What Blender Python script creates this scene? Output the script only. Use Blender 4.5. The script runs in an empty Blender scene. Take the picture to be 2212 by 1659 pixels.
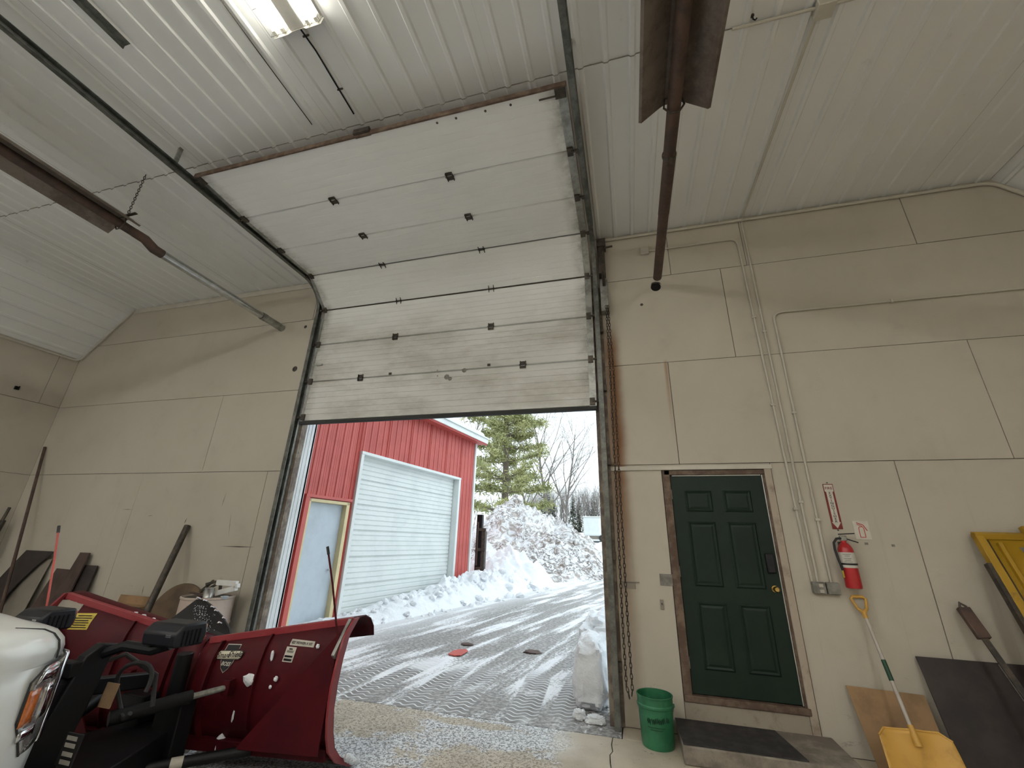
import bpy, math, random
import numpy as np
from mathutils import Vector, Matrix, noise
random.seed(7)
scene = bpy.context.scene
C = scene.collection
R = math.radians
PI = math.pi

# ------------------------------------------------------------------ camera
cam_pos = Vector((-0.3815, -4.952, 1.6253))
yaw, pitch, roll, fpx = 0.2726, 0.3607, 0.0295, 895.25
fwd = Vector((-math.sin(yaw)*math.cos(pitch), math.cos(yaw)*math.cos(pitch), math.sin(pitch)))
r0 = Vector((math.cos(yaw), math.sin(yaw), 0)); u0 = r0.cross(fwd)
rt = math.cos(roll)*r0 + math.sin(roll)*u0
up = -math.sin(roll)*r0 + math.cos(roll)*u0
cd = bpy.data.cameras.new('camera'); co = bpy.data.objects.new('camera', cd); C.objects.link(co)
cd.sensor_fit = 'HORIZONTAL'; cd.sensor_width = 36.0; cd.lens = fpx/2212*36; cd.clip_start = 0.02; cd.clip_end = 400
m = Matrix((rt, up, -fwd)).transposed().to_4x4(); m.translation = cam_pos
co.matrix_world = m
scene.camera = co

# ------------------------------------------------------------------ sky: even white overcast
w = bpy.data.worlds.new('overcast'); scene.world = w; w.use_nodes = True
bg = w.node_tree.nodes['Background']
bg.inputs[0].default_value = (0.84, 0.945, 1.0, 1); bg.inputs[1].default_value = 1.68
# ------------------------------------------------------------------ lamps (strength of the fluorescent tubes) and exposure
TUBE = 48.0
TUBE_COL = (1.0, 0.985, 0.95)
scene.view_settings.view_transform = 'Standard'
scene.view_settings.look = 'None'
scene.view_settings.exposure = 0.22
scene.view_settings.gamma = 1.0
scene.view_settings.use_curve_mapping = False

# ------------------------------------------------------------------ materials
def srgb(r, g, b):
    f = lambda c: (c/255/12.92 if c/255 <= .04045 else ((c/255+.055)/1.055)**2.4)
    return (f(r), f(g), f(b), 1)

class NT:
    def __init__(s, name):
        s.m = bpy.data.materials.new(name); s.m.use_nodes = True
        s.t = s.m.node_tree; s.n = s.t.nodes; s.l = s.t.links
        s.b = s.n['Principled BSDF']; s.pos = None
    def P(s):
        if s.pos is None:
            s.pos = s.n.new('ShaderNodeNewGeometry').outputs['Position']
        return s.pos
    def lk(s, a, b): s.l.new(a, b)
    def vmul(s, v, xyz):
        k = s.n.new('ShaderNodeVectorMath'); k.operation = 'MULTIPLY'
        s.lk(v, k.inputs[0]); k.inputs[1].default_value = xyz; return k.outputs[0]
    def noise(s, scale, detail=4, rough=.55, vec=None, dist=0):
        k = s.n.new('ShaderNodeTexNoise'); k.inputs['Scale'].default_value = scale
        k.inputs['Detail'].default_value = detail; k.inputs['Roughness'].default_value = rough
        k.inputs['Distortion'].default_value = dist
        s.lk(vec if vec is not None else s.P(), k.inputs['Vector']); return k.outputs['Fac']
    def voro(s, scale, vec=None, feat='F1'):
        k = s.n.new('ShaderNodeTexVoronoi'); k.feature = feat; k.inputs['Scale'].default_value = scale
        s.lk(vec if vec is not None else s.P(), k.inputs['Vector']); return k.outputs['Distance']
    def ramp(s, f, a, b, va=0., vb=1.):
        k = s.n.new('ShaderNodeMapRange'); k.clamp = True; k.interpolation_type = 'SMOOTHSTEP'
        s.lk(f, k.inputs[0])
        for i, v in enumerate((a, b, va, vb)): k.inputs[i+1].default_value = v
        return k.outputs[0]
    def math(s, op, a, b=None, c=None):
        k = s.n.new('ShaderNodeMath'); k.operation = op
        for i, v in enumerate((a, b, c)):
            if v is None: continue
            if isinstance(v, (int, float)): k.inputs[i].default_value = v
            else: s.lk(v, k.inputs[i])
        return k.outputs[0]
    def mix(s, f, a, b):
        k = s.n.new('ShaderNodeMix'); k.data_type = 'RGBA'
        if isinstance(f, (int, float)): k.inputs[0].default_value = f
        else: s.lk(f, k.inputs[0])
        for i, v in ((6, a), (7, b)):
            if isinstance(v, tuple): k.inputs[i].default_value = v if len(v) == 4 else (*v, 1)
            else: s.lk(v, k.inputs[i])
        return k.outputs[2]
    def sep(s, v=None):
        k = s.n.new('ShaderNodeSeparateXYZ'); s.lk(v if v is not None else s.P(), k.inputs[0]); return k.outputs
    def comb(s, x, y, z):
        k = s.n.new('ShaderNodeCombineXYZ')
        for i, v in enumerate((x, y, z)):
            if isinstance(v, (int, float)): k.inputs[i].default_value = v
            else: s.lk(v, k.inputs[i])
        return k.outputs[0]
    def col(s, v):
        if isinstance(v, tuple): s.b.inputs['Base Color'].default_value = v if len(v) == 4 else (*v, 1)
        else: s.lk(v, s.b.inputs['Base Color'])
    def set(s, **k):
        for a, v in k.items():
            i = s.b.inputs[{'rough': 'Roughness', 'metal': 'Metallic', 'coat': 'Coat Weight', 'trans': 'Transmission Weight',
                            'spec': 'Specular IOR Level', 'alpha': 'Alpha', 'sss': 'Subsurface Weight'}[a]]
            if isinstance(v, (int, float)): i.default_value = v
            else: s.lk(v, i)
    def bump(s, h, strength=.3, dist=.01):
        k = s.n.new('ShaderNodeBump'); k.inputs['Strength'].default_value = strength; k.inputs['Distance'].default_value = dist
        s.lk(h, k.inputs['Height']); s.lk(k.outputs[0], s.b.inputs['Normal'])

def mat(name, c, rough=.6, metal=0., c2=None, scale=6., lo=.4, hi=.65, bump=0., bscale=80., bdist=.003, coat=0, spec=.5):
    t = NT(name)
    c = c if len(c) == 4 else (*c, 1)
    if c2 is None:
        c2 = tuple(x*.72 for x in c[:3]) + (1,)
        f = t.ramp(t.noise(scale, 5, .65), .35, .8, 0, .6)
    else:
        f = t.ramp(t.noise(scale, 6, .65), lo, hi)
    t.col(t.mix(f, c, c2)); t.set(rough=rough, metal=metal, coat=coat, spec=spec)
    if bump: t.bump(t.noise(bscale, 3), bump, bdist)
    return t.m

def m_wall():
    t = NT('painted_plywood')
    x, y, z = t.sep()
    base = t.mix(t.ramp(t.noise(.55, 4), .35, .7), (.525, .487, .412, 1), (.475, .44, .365, 1))
    sm = t.ramp(t.noise(2.2, 6, .7), .52, .85, 0, .45)
    c = t.mix(sm, base, (.36, .32, .26, 1))
    # vertical runs and grime
    runs = t.noise(1., 5, .7, t.vmul(t.P(), (7, 7, .35)))
    c = t.mix(t.math('MULTIPLY', t.ramp(runs, .58, .8, 0, .5), t.ramp(z, 3.0, .2, .25, 1)), c, (.25, .21, .16, 1))
    # scuffs near the floor
    sc = t.noise(1., 6, .75, t.vmul(t.P(), (2.5, 2.5, 6)))
    c = t.mix(t.math('MULTIPLY', t.ramp(sc, .6, .72, 0, .75), t.ramp(z, 1.9, .1)), c, (.17, .14, .11, 1))
    # rust wiped off the hoist chain
    ru = t.math('MULTIPLY', t.ramp(t.math('ABSOLUTE', t.math('ADD', x, t.math('ADD', t.math('MULTIPLY', t.noise(3, 3), .08), .42))), .15, .01), t.ramp(z, 4.45, 3.9))
    ru = t.math('MULTIPLY', ru, t.ramp(z, .2, 2.8, .25, .95))
    c = t.mix(ru, c, (.20, .085, .025, 1))
    # rust drip under a nail
    dr = t.math('MULTIPLY', t.ramp(t.math('ABSOLUTE', t.math('SUBTRACT', x, .17)), .035, .0), t.math('MULTIPLY', t.ramp(z, 2.6, 3.7), t.ramp(z, 3.76, 3.69)))
    c = t.mix(t.math('MULTIPLY', dr, .6), c, (.28, .13, .04, 1))
    t.col(c); t.set(rough=.75)
    t.bump(t.noise(60, 4), .18, .004)
    return t.m
def m_ceiling():
    t = NT('ceiling_steel')
    c = t.mix(t.ramp(t.noise(.5, 4), .35, .7), (.82, .83, .83, 1), (.77, .78, .775, 1))
    c = t.mix(t.ramp(t.noise(3.5, 6, .75), .62, .8, 0, .4), c, (.40, .36, .30, 1))
    t.col(c); t.set(rough=.45); return t.m
def m_doorpanel():
    t = NT('overhead_door_paint')
    x, y, z = t.sep()
    c = t.mix(t.ramp(t.noise(.7, 4), .35, .7), (.91, .92, .92, 1), (.87, .88, .875, 1))
    sm = t.noise(1., 6, .7, t.vmul(t.P(), (.8, 1.2, 2.2)))
    c = t.mix(t.math('MULTIPLY', t.ramp(sm, .40, .68, .35, .72), t.ramp(z, 5.15, 4.3, .06, 1)), c, (.36, .345, .29, 1))  # grime, deepened on the lower sections to paint in their dimmer light
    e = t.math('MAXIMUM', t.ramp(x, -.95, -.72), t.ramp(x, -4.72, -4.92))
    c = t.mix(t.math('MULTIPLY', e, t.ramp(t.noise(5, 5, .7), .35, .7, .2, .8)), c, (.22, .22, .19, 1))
    t.col(c); t.set(rough=.5); return t.m
def m_floor():
    t = NT('wet_concrete')
    x, y, z = t.sep()
    tan = t.mix(t.ramp(t.noise(3, 5), .35, .7), (.52, .465, .365, 1), (.42, .37, .285, 1))
    sp = t.noise(46, 3, .6, dist=1.0)
    grey = t.mix(t.ramp(sp, .46, .56), (.68, .70, .715, 1), (.17, .168, .165, 1))
    tang = t.mix(t.ramp(sp, .47, .6), tan, (.24, .19, .14, 1))
    pat = t.noise(.95, 3, .5)
    wob = t.math('MULTIPLY', t.math('SUBTRACT', t.noise(5., 7, .8), .5), 3.6)
    for cx_, cy_, rx_, ry_ in ((-3.05, -.62, .60, .40), (-1.35, -1.15, .75, .30), (-2.0, -.42, .5, .07)):
        dd = t.math('SQRT', t.math('ADD', t.math('POWER', t.math('DIVIDE', t.math('SUBTRACT', x, cx_), rx_), 2.), t.math('POWER', t.math('DIVIDE', t.math('SUBTRACT', y, cy_), ry_), 2.)))
        pat = t.math('MAXIMUM', pat, t.math('SUBTRACT', .62, t.math('MULTIPLY', t.math('MAXIMUM', t.math('ADD', t.math('SUBTRACT', dd, 1.), wob), 0.), .35)))
    c = t.mix(t.ramp(pat, .535, .64), grey, tang)
    right = t.ramp(t.math('ADD', x, t.math('MULTIPLY', t.noise(1.6, 4), .9)), -.75, -.55)
    c2 = t.mix(t.ramp(t.noise(14, 5, .7), .6, .7, 0, .7), tan, (.10, .085, .07, 1))
    c = t.mix(right, c, c2)
    t.col(c); t.set(rough=t.ramp(pat, .4, .6, .35, .7)); t.bump(sp, .35, .006)
    return t.m
def m_ground():
    t = NT('snowy_yard')
    x, y, z = t.sep()
    yc = t.math('MINIMUM', y, 30.)
    cu = t.math('ADD', t.math('MULTIPLY', yc, .13), t.math('MULTIPLY', t.math('MULTIPLY', yc, yc), .006))
    xp = t.math('SUBTRACT', x, cu)
    sv = t.comb(xp, t.math('MULTIPLY', y, .09), 0.)
    streak = t.noise(3.6, 4, .6, sv)
    fine = t.noise(26, 4, .7, dist=.8)
    big = t.noise(.33, 3)
    # road corridor fades to full snow at both sides
    road = t.math('MULTIPLY', t.ramp(xp, -6.4, -4.2), t.ramp(xp, 6.5, 3.5))
    road = t.math('MULTIPLY', road, t.ramp(y, 48, 30))
    d = t.math('ADD', t.math('MULTIPLY', streak, .95), t.math('ADD', t.math('MULTIPLY', fine, .50), t.math('MULTIPLY', big, .30)))
    d = t.math('SUBTRACT', d, t.ramp(y, 2.5, 24, .0, .16))
    d = t.math('SUBTRACT', d, t.math('MULTIPLY', t.math('MULTIPLY', t.ramp(y, .1, .7), t.ramp(y, 2.4, 1.2)), .13))
    bare = t.math('MULTIPLY', t.ramp(d, .745, .865), road)
    # tyre tracks with tread bars close to the door
    trk = None
    for i, (c0, sl) in enumerate(((-3.75, .03), (-3.35, .10), (-2.72, .02), (-2.25, -.04), (-1.55, -.07), (-1.15, .02))):
        dx = t.math('ABSOLUTE', t.math('SUBTRACT', t.math('SUBTRACT', x, t.math('MULTIPLY', y, sl)), c0))
        b = t.ramp(dx, .17, .145)
        trk = b if trk is None else t.math('MAXIMUM', trk, b)
    trk = t.math('MULTIPLY', trk, t.ramp(y, 1.7, .8))
    wv = t.math('SINE', t.math('ADD', t.math('MULTIPLY', y, 70.), t.math('ADD', t.math('MULTIPLY', t.math('SINE', t.math('MULTIPLY', x, 38.)), 1.6), t.math('MULTIPLY', t.noise(3, 2), 5.))))
    bars = t.ramp(wv, .72, .9)
    snow = t.mix(t.ramp(t.noise(2.5, 4), .4, .7), (.78, .80, .82, 1), (.70, .73, .76, 1))
    asp = t.mix(t.ramp(t.noise(19, 4, .7), .42, .6), (.15, .145, .138, 1), (.36, .35, .335, 1))
    c = t.mix(bare, snow, asp)
    tt = t.mix(bars, (.21, .205, .195, 1), (.75, .77, .79, 1))
    c = t.mix(t.math('MULTIPLY', trk, t.ramp(t.noise(1.3, 3), .4, .5, .35, 1)), c, tt)
    t.col(c); t.set(rough=t.ramp(bare, 0, 1, .8, .5))
    t.bump(t.math('SUBTRACT', fine, t.math('MULTIPLY', bare, .6)), .5, .02)
    return t.m
def m_snow(name, dirt=0., c=(.80, .83, .86)):
    t = NT(name)
    cc = (*c, 1)
    if dirt:
        v = t.noise(1., 7, .75, t.vmul(t.P(), (1.7, 1.7, 2.6)), dist=1.5)
        f = t.ramp(v, .46, .60, 0, dirt)
        f2 = t.ramp(t.noise(5.5, 6, .8, dist=.8), .48, .56, 0, dirt)
        f2 = t.math('MULTIPLY', f2, t.ramp(t.noise(.45, 3), .42, .56))
        cc = t.mix(f, cc, (.36, .31, .27, 1)); cc = t.mix(f2, cc, (.15, .12, .10, 1))
    t.col(cc); t.set(rough=.85, spec=.2)
    t.bump(t.noise(13, 5, .7), .6, .05)
    return t.m
def m_rust(name, a, b, rough=.7, metal=.3, scale=5):
    t = NT(name)
    f = t.ramp(t.noise(scale, 7, .75), .38, .62)
    t.col(t.mix(f, (*a, 1), (*b, 1))); t.set(rough=rough, metal=metal); t.bump(t.noise(70, 4), .25, .003); return t.m
def m_emit(name, col, st):
    t = NT(name); t.col((.9, .9, .85, 1))
    t.b.inputs['Emission Color'].default_value = (*col, 1); t.b.inputs['Emission Strength'].default_value = st; return t.m

M = dict(
    wall=m_wall(), ceil=m_ceiling(), odoor=m_doorpanel(), floor=m_floor(), ground=m_ground(),
    back=mat('wall_backing_dark', (.10, .085, .065), .9),
    trimw=mat('white_trim_paint', (.60, .57, .50), .6, scale=3),
    conduit=mat('painted_conduit', (.56, .53, .46), .5, scale=4),
    jamb=mat('stained_jamb_wood', (.13, .10, .08), .7, c2=(.27, .23, .18, 1), scale=8, bump=.3),
    whitemetal=mat('white_jamb_metal', (.72, .76, .78), .4, scale=3),
    track=m_rust('track_steel', (.10, .105, .095), (.20, .205, .19), .45, .7, 7),
    steel=m_rust('dull_galvanised', (.42, .43, .41), (.24, .24, .22), .4, .8, 6),
    darksteel=m_rust('dark_steel', (.05, .045, .04), (.11, .09, .07), .55, .5, 9),
    black=mat('black_paint', (.006, .006, .007), .5, scale=8, spec=.25),
    blackp=mat('black_plastic', (.012, .012, .016), .45, scale=8, spec=.35),
    rubber=mat('black_rubber', (.028, .028, .028), .75, scale=12, bump=.3),
    hole=mat('dark_hole', (.004, .004, .004), .95),
    rtube=m_rust('heater_tube_rust', (.115, .07, .052), (.065, .045, .038), .6, .35, 6),
    reflect=m_rust('heater_reflector', (.22, .185, .155), (.13, .10, .08), .5, .45, 3),
    galv=m_rust('shiny_pipe', (.62, .63, .62), (.45, .46, .45), .26, .95, 3),
    tube=m_emit('fluorescent_tube', TUBE_COL, TUBE), oldtube=m_emit('aged_fluorescent_tube', (1.0, .97, .86), TUBE*.4),
    fixt=mat('fixture_enamel', (.75, .73, .68), .4),
    green=mat('green_door_paint', (.005, .017, .011), .5, c2=(.008, .022, .015, 1), scale=2, spec=.3),
    brownw=mat('brown_door_frame', (.085, .05, .033), .65, c2=(.17, .12, .085, 1), scale=9, bump=.25),
    casing=mat('dirty_casing', (.42, .36, .29), .7, c2=(.20, .15, .11, 1), scale=6, lo=.48, hi=.75),
    brass=mat('brass', (.70, .50, .18), .22, 1.),
    conc=mat('step_concrete', (.16, .135, .11), .85, c2=(.27, .24, .20, 1), scale=5, bump=.4, bscale=45),
    concl=mat('pale_concrete', (.33, .29, .235), .85, c2=(.16, .13, .10, 1), scale=6, lo=.5, hi=.75, bump=.4, bscale=45),
    mat=mat('black_floor_mat', (.022, .02, .02), .8, c2=(.045, .042, .042, 1), scale=9, bump=.4, bscale=160),
    bucket=mat('green_bucket_plastic', (.016, .125, .055), .42, c2=(.03, .17, .08, 1), scale=7),
    print_=mat('dark_green_print', (.012, .06, .03), .6),
    redx=mat('extinguisher_red', (.42, .018, .022), .3, scale=3),
    paper=mat('paper_white', (.62, .60, .54), .7, scale=9),
    signred=mat('sign_dark_red', (.20, .018, .014), .55),
    signw=mat('sign_white', (.66, .63, .56), .55, scale=20),
    redline=mat('red_outline', (.50, .05, .04), .6),
    ink=mat('black_ink', (.015, .014, .014), .7),
    greybox=mat('grey_box_metal', (.24, .235, .21), .5, c2=(.15, .14, .12, 1), scale=14),
    yellow=mat('shovel_yellow', (.62, .36, .075), .5, c2=(.40, .22, .05, 1), scale=5, lo=.45, hi=.75),
    yellowm=mat('machine_yellow', (.40, .235, .015), .5, c2=(.20, .12, .03, 1), scale=5, lo=.55, hi=.72, bump=.2),
    shaft=mat('shaft_grey', (.50, .46, .41), .45, scale=9),
    card=mat('tan_board', (.33, .21, .11), .85, c2=(.24, .15, .08, 1), scale=4),
    brownb=mat('brown_board', (.085, .055, .045), .7, c2=(.055, .036, .03, 1), scale=4),
    darkb=mat('dark_sheet', (.045, .034, .032), .6, c2=(.028, .022, .022, 1), scale=4),
    greyb=mat('greyed_board', (.27, .24, .20), .8, scale=4),
    disc=mat('brown_disc_wood', (.17, .115, .07), .55, c2=(.10, .068, .045, 1), scale=3),
    barrel=mat('worn_barrel_paint', (.50, .41, .35), .55, c2=(.17, .10, .065, 1), scale=5, lo=.56, hi=.72, bump=.2),
    whitep=mat('white_paint', (.80, .80, .78), .45),
    tin=mat('tin', (.62, .63, .63), .3, .9),
    plow=mat('plow_red', (.062, .003, .006), .55, c2=(.042, .002, .005, 1), scale=3, spec=.2),
    plowl=mat('plow_edge_red', (.24, .03, .035), .45, c2=(.22, .02, .025, 1), scale=6),
    rod=mat('marker_red', (.50, .085, .065), .4),
    snow=m_snow('clean_snow'), dirty=m_snow('plowed_snow', .9), snowp=m_snow('packed_snow', .10),
    truck=mat('truck_white', (.86, .89, .88), .22, c2=(.82, .85, .84, 1), scale=2, coat=.5),
    lens=mat('headlamp_lens', (.62, .62, .61), .10, .55, c2=(.36, .36, .36, 1), scale=14, lo=.4, hi=.6, coat=1),
    amber=mat('amber_reflector', (.62, .17, .03), .25, c2=(.45, .11, .02, 1), scale=30, coat=1),
    chrome=mat('chrome', (.72, .75, .78), .12, 1.),
    stick=mat('yellow_sticker', (.48, .36, .03), .5, scale=40),
    stickw=mat('pale_sticker', (.50, .47, .40), .5, scale=30),
    sticklt=mat('cream_sticker', (.62, .58, .44), .5),
    skin=mat('door_outer_red', (.16, .035, .028), .55),
    red=mat('barn_red', (.52, .105, .088), .5, c2=(.46, .09, .075, 1), scale=2),
    white=mat('white_siding', (.72, .755, .74), .5, c2=(.66, .70, .69, 1), scale=2),
    mdoor=mat('pale_blue_door', (.50, .57, .63), .5, scale=2),
    mframe=mat('cream_door_frame', (.66, .56, .32), .55, scale=4),
    bark=mat('grey_bark', (.21, .185, .165), .9), bark2=mat('pale_bark', (.34, .315, .28), .9), pbark=mat('pine_bark', (.16, .13, .105), .9),
    needle=mat('pine_needles', (.26, .275, .115), .8, c2=(.42, .42, .19, 1), scale=1.1, lo=.4, hi=.6),
    spruce=mat('spruce_needles', (.085, .095, .065), .85),
)

# ------------------------------------------------------------------ mesh helpers
class MB:
    def __init__(s): s.v = []; s.f = []
    def add(s, vs, fs):
        o = len(s.v); s.v += [tuple(p) for p in vs]; s.f += [tuple(i+o for i in q) for q in fs]; return s
    def box(s, x0, x1, y0, y1, z0, z1):
        return s.add([(x0,y0,z0),(x1,y0,z0),(x1,y1,z0),(x0,y1,z0),(x0,y0,z1),(x1,y0,z1),(x1,y1,z1),(x0,y1,z1)],
                     [(0,3,2,1),(4,5,6,7),(0,1,5,4),(1,2,6,5),(2,3,7,6),(3,0,4,7)])
    def obox(s, c, ex, ey, ez):
        c = Vector(c); ex = Vector(ex); ey = Vector(ey); ez = Vector(ez)
        vs = [c+a*ex+b*ey+d*ez for d in (-1,1) for a, b in ((-1,-1),(1,-1),(1,1),(-1,1))]
        return s.add(vs, [(0,3,2,1),(4,5,6,7),(0,1,5,4),(1,2,6,5),(2,3,7,6),(3,0,4,7)])
    def bar(s, a, b, w, h, upv=(0,0,1)):
        a = Vector(a); b = Vector(b); d = (b-a); L = d.length; d.normalize()
        sx = d.cross(Vector(upv))
        if sx.length < 1e-4: sx = d.cross(Vector((1,0,0)))
        sx.normalize(); sy = sx.cross(d)
        return s.obox((a+b)/2, d*(L/2), sx*(w/2), sy*(h/2))
    def tube(s, pts, r, n=10, cap=True, closed=False):
        pts = [Vector(p) for p in pts]; k = len(pts)
        rs = r if isinstance(r, (list, tuple)) else [r]*k
        ring = []; prev = None
        for i, p in enumerate(pts):
            a = pts[(i-1) % k] if (i > 0 or closed) else p
            b = pts[(i+1) % k] if (i < k-1 or closed) else p
            t = (b-a).normalized()
            if prev is None:
                q = Vector((0,0,1)) if abs(t.z) < .9 else Vector((1,0,0))
                nx = t.cross(q).normalized()
            else:
                nx = (prev - t*prev.dot(t)).normalized()
            prev = nx; ny = t.cross(nx)
            ring.append([p + rs[i]*(math.cos(2*PI*j/n)*nx + math.sin(2*PI*j/n)*ny) for j in range(n)])
        vs = [q for g in ring for q in g]; fs = []
        for i in range(k if closed else k-1):
            i2 = (i+1) % k
            for j in range(n):
                fs.append((i*n+j, i*n+(j+1) % n, i2*n+(j+1) % n, i2*n+j))
        if cap and not closed:
            fs.append(tuple(range(n-1, -1, -1))); fs.append(tuple((k-1)*n+j for j in range(n)))
        return s.add(vs, fs)
    def lathe(s, prof, c=(0,0,0), n=24, ax='z', close=False):
        vs = []; fs = []; k = len(prof)
        for (r, h) in prof:
            for j in range(n):
                a = 2*PI*j/n; u, v = r*math.cos(a), r*math.sin(a)
                p = (u, v, h) if ax == 'z' else ((u, h, v) if ax == 'y' else (h, u, v))
                vs.append((c[0]+p[0], c[1]+p[1], c[2]+p[2]))
        for i in range(k if close else k-1):
            i2 = (i+1) % k
            for j in range(n): fs.append((i*n+j, i*n+(j+1) % n, i2*n+(j+1) % n, i2*n+j))
        return s.add(vs, fs)
    def prism(s, poly, o, eu, ev, en):
        o = Vector(o); eu = Vector(eu); ev = Vector(ev); en = Vector(en); n = len(poly)
        a = [o+eu*p[0]+ev*p[1] for p in poly]; b = [q+en for q in a]
        fs = [tuple(range(n-1, -1, -1)), tuple(range(n, 2*n))] + [(i, (i+1) % n, n+(i+1) % n, n+i) for i in range(n)]
        return s.add(a+b, fs)
    def grid(s, fn, nu, nv):
        vs = [fn(i/nu, j/nv) for i in range(nu+1) for j in range(nv+1)]
        fs = [(i*(nv+1)+j, (i+1)*(nv+1)+j, (i+1)*(nv+1)+j+1, i*(nv+1)+j+1) for i in range(nu) for j in range(nv)]
        return s.add(vs, fs)
    def sphere(s, c, r, nu=10, nv=14, sc=(1,1,1)):
        return s.grid(lambda u, v: (c[0]+sc[0]*r*math.sin(PI*u)*math.cos(2*PI*v), c[1]+sc[1]*r*math.sin(PI*u)*math.sin(2*PI*v), c[2]+sc[2]*r*math.cos(PI*u)), nu, nv)
    def mesh(s, name, material, smooth=True):
        me = bpy.data.meshes.new(name); me.from_pydata(s.v, [], s.f); me.update()
        me.materials.append(material)
        if smooth:
            me.polygons.foreach_set('use_smooth', [True]*len(me.polygons)); me.set_sharp_from_angle(angle=R(35))
        return me
    def build(s, name, material, parent=None, bevel=0., smooth=True, solid=0.):
        me = s.mesh(name, M[material] if isinstance(material, str) else material, smooth)
        o = bpy.data.objects.new(name, me); C.objects.link(o)
        if parent is not None: attach(o, parent)
        if solid:
            k = o.modifiers.new('solid', 'SOLIDIFY'); k.thickness = solid; k.offset = 0
        if bevel:
            k = o.modifiers.new('bevel', 'BEVEL'); k.width = bevel; k.segments = 2; k.limit_method = 'ANGLE'; k.angle_limit = R(40)
        return o

def world_of(o):
    mm = o.matrix_parent_inverse @ Matrix.LocRotScale(o.location, o.rotation_euler, o.scale) if o.parent else Matrix.LocRotScale(o.location, o.rotation_euler, o.scale)
    return world_of(o.parent) @ mm if o.parent else mm
def attach(o, parent):
    o.parent = parent; o.matrix_parent_inverse = world_of(parent).inverted()
def tag(o, label, cat=None, group=None, kind=None):
    if label: o['label'] = label
    if cat: o['category'] = cat
    if group: o['group'] = group
    if kind: o['kind'] = kind
    return o
def thing(name, label, cat, loc=(0,0,0), group=None, kind=None):
    o = bpy.data.objects.new(name, None); C.objects.link(o); o.location = loc; o.empty_display_size = .1
    return tag(o, label, cat, group, kind)
def text(body, size, o, eu, ev, en, material, parent, name='lettering', align='CENTER', shear=0., depth=.0012, bold=0.):
    cu = bpy.data.curves.new('t', 'FONT'); cu.body = body; cu.size = size; cu.align_x = align; cu.align_y = 'CENTER'
    cu.shear = shear; cu.offset = bold; cu.resolution_u = 3
    ob = bpy.data.objects.new('t', cu); C.objects.link(ob)
    bpy.context.view_layer.update()
    me = bpy.data.meshes.new_from_object(ob.evaluated_get(bpy.context.evaluated_depsgraph_get()))
    bpy.data.objects.remove(ob); bpy.data.curves.remove(cu)
    o = Vector(o); eu = Vector(eu); ev = Vector(ev); en = Vector(en)
    mb = MB(); n = len(me.vertices)
    vs = [o+eu*v.co.x+ev*v.co.y+en*depth for v in me.vertices]
    mb.add(vs, [tuple(p.vertices) for p in me.polygons]); bpy.data.meshes.remove(me)
    return mb.build(name, material, parent, smooth=False)
def clip(poly, a, b, c):
    out = []
    for i in range(len(poly)):
        p, q = poly[i], poly[(i+1) % len(poly)]
        dp, dq = a*p[0]+b*p[1]-c, a*q[0]+b*q[1]-c
        if dp <= 0: out.append(p)
        if dp*dq < 0:
            t = dp/(dp-dq); out.append((p[0]+t*(q[0]-p[0]), p[1]+t*(q[1]-p[1])))
    return out
# pixel of the photograph -> point on a plane of the place (used only to place things at measured spots)
def ray(px, py): return fwd*fpx + rt*(px-1106) - up*(py-829.5)
def hit(px, py, ax, val):
    d = ray(px, py); return cam_pos + d*((val-cam_pos[ax])/d[ax])
def hy(px, py, y=0.): return hit(px, py, 1, y)
def hz(px, py, z=0.): return hit(px, py, 2, z)
def hx(px, py, x=0.): return hit(px, py, 0, x)

# ------------------------------------------------------------------ room numbers
XL, XR, CEIL = -10.55, 4.95, 5.71
SL, SR = -9.57, 3.94          # where the flat ceiling ends and the sloped facets begin
ZS = 4.70                     # height where the facets meet the side walls
OL, OR, OT = -4.95, -.69, 4.62   # big door opening
YB = -13.0

# ------------------------------------------------------------------ floor
fl = tag(MB().box(XL-.2, XR+.2, YB-.2, .31, -.30, -.06).build('floor', 'floor'), 'concrete floor of the garage bay', kind='structure')
def slab(name, x0, x1, y0, y1, par, material='floor', z0=-.07):
    return MB().box(x0, x1, y0, y1, z0, 0).build(name, material, par, bevel=.006)
crack = [(-.655, -.28), (-.66, -.42), (-.645, -.55), (-.665, -.62), (-.655, -.75), (-.64, -.9), (-.65, -1.4), (-.65, -2.9)]
lp = [(XL, -.28)] + [(x-.005, y) for x, y in crack] + [(XL, -2.9)]
rp = [(x+.004, y) for x, y in crack] + [(XR, -2.9), (XR, -.28)]
MB().prism(lp, (0,0,-.07), (1,0,0), (0,1,0), (0,0,.07)).build('floor_slab', 'floor', fl, smooth=False)
MB().prism(rp, (0,0,-.07), (1,0,0), (0,1,0), (0,0,.07)).build('floor_slab', 'floor', fl, smooth=False)
slab('floor_slab', XL, -.65, -7.9, -2.908, fl); slab('floor_slab', -.642, XR, -7.9, -2.908, fl)
slab('floor_slab', XL, -.65, YB, -7.908, fl); slab('floor_slab', -.642, XR, YB, -7.908, fl)
slab('floor_slab', XL, OL-.15, -.27, 0, fl); slab('floor_slab', OR+.12, XR, -.27, 0, fl)
ap = tag(MB().box(OL-.14, OR+.11, -.268, .30, -.2, 0).build('floor_apron', 'ground'), 'snow dusted concrete sill slab under the overhead door', kind='structure')

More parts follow.
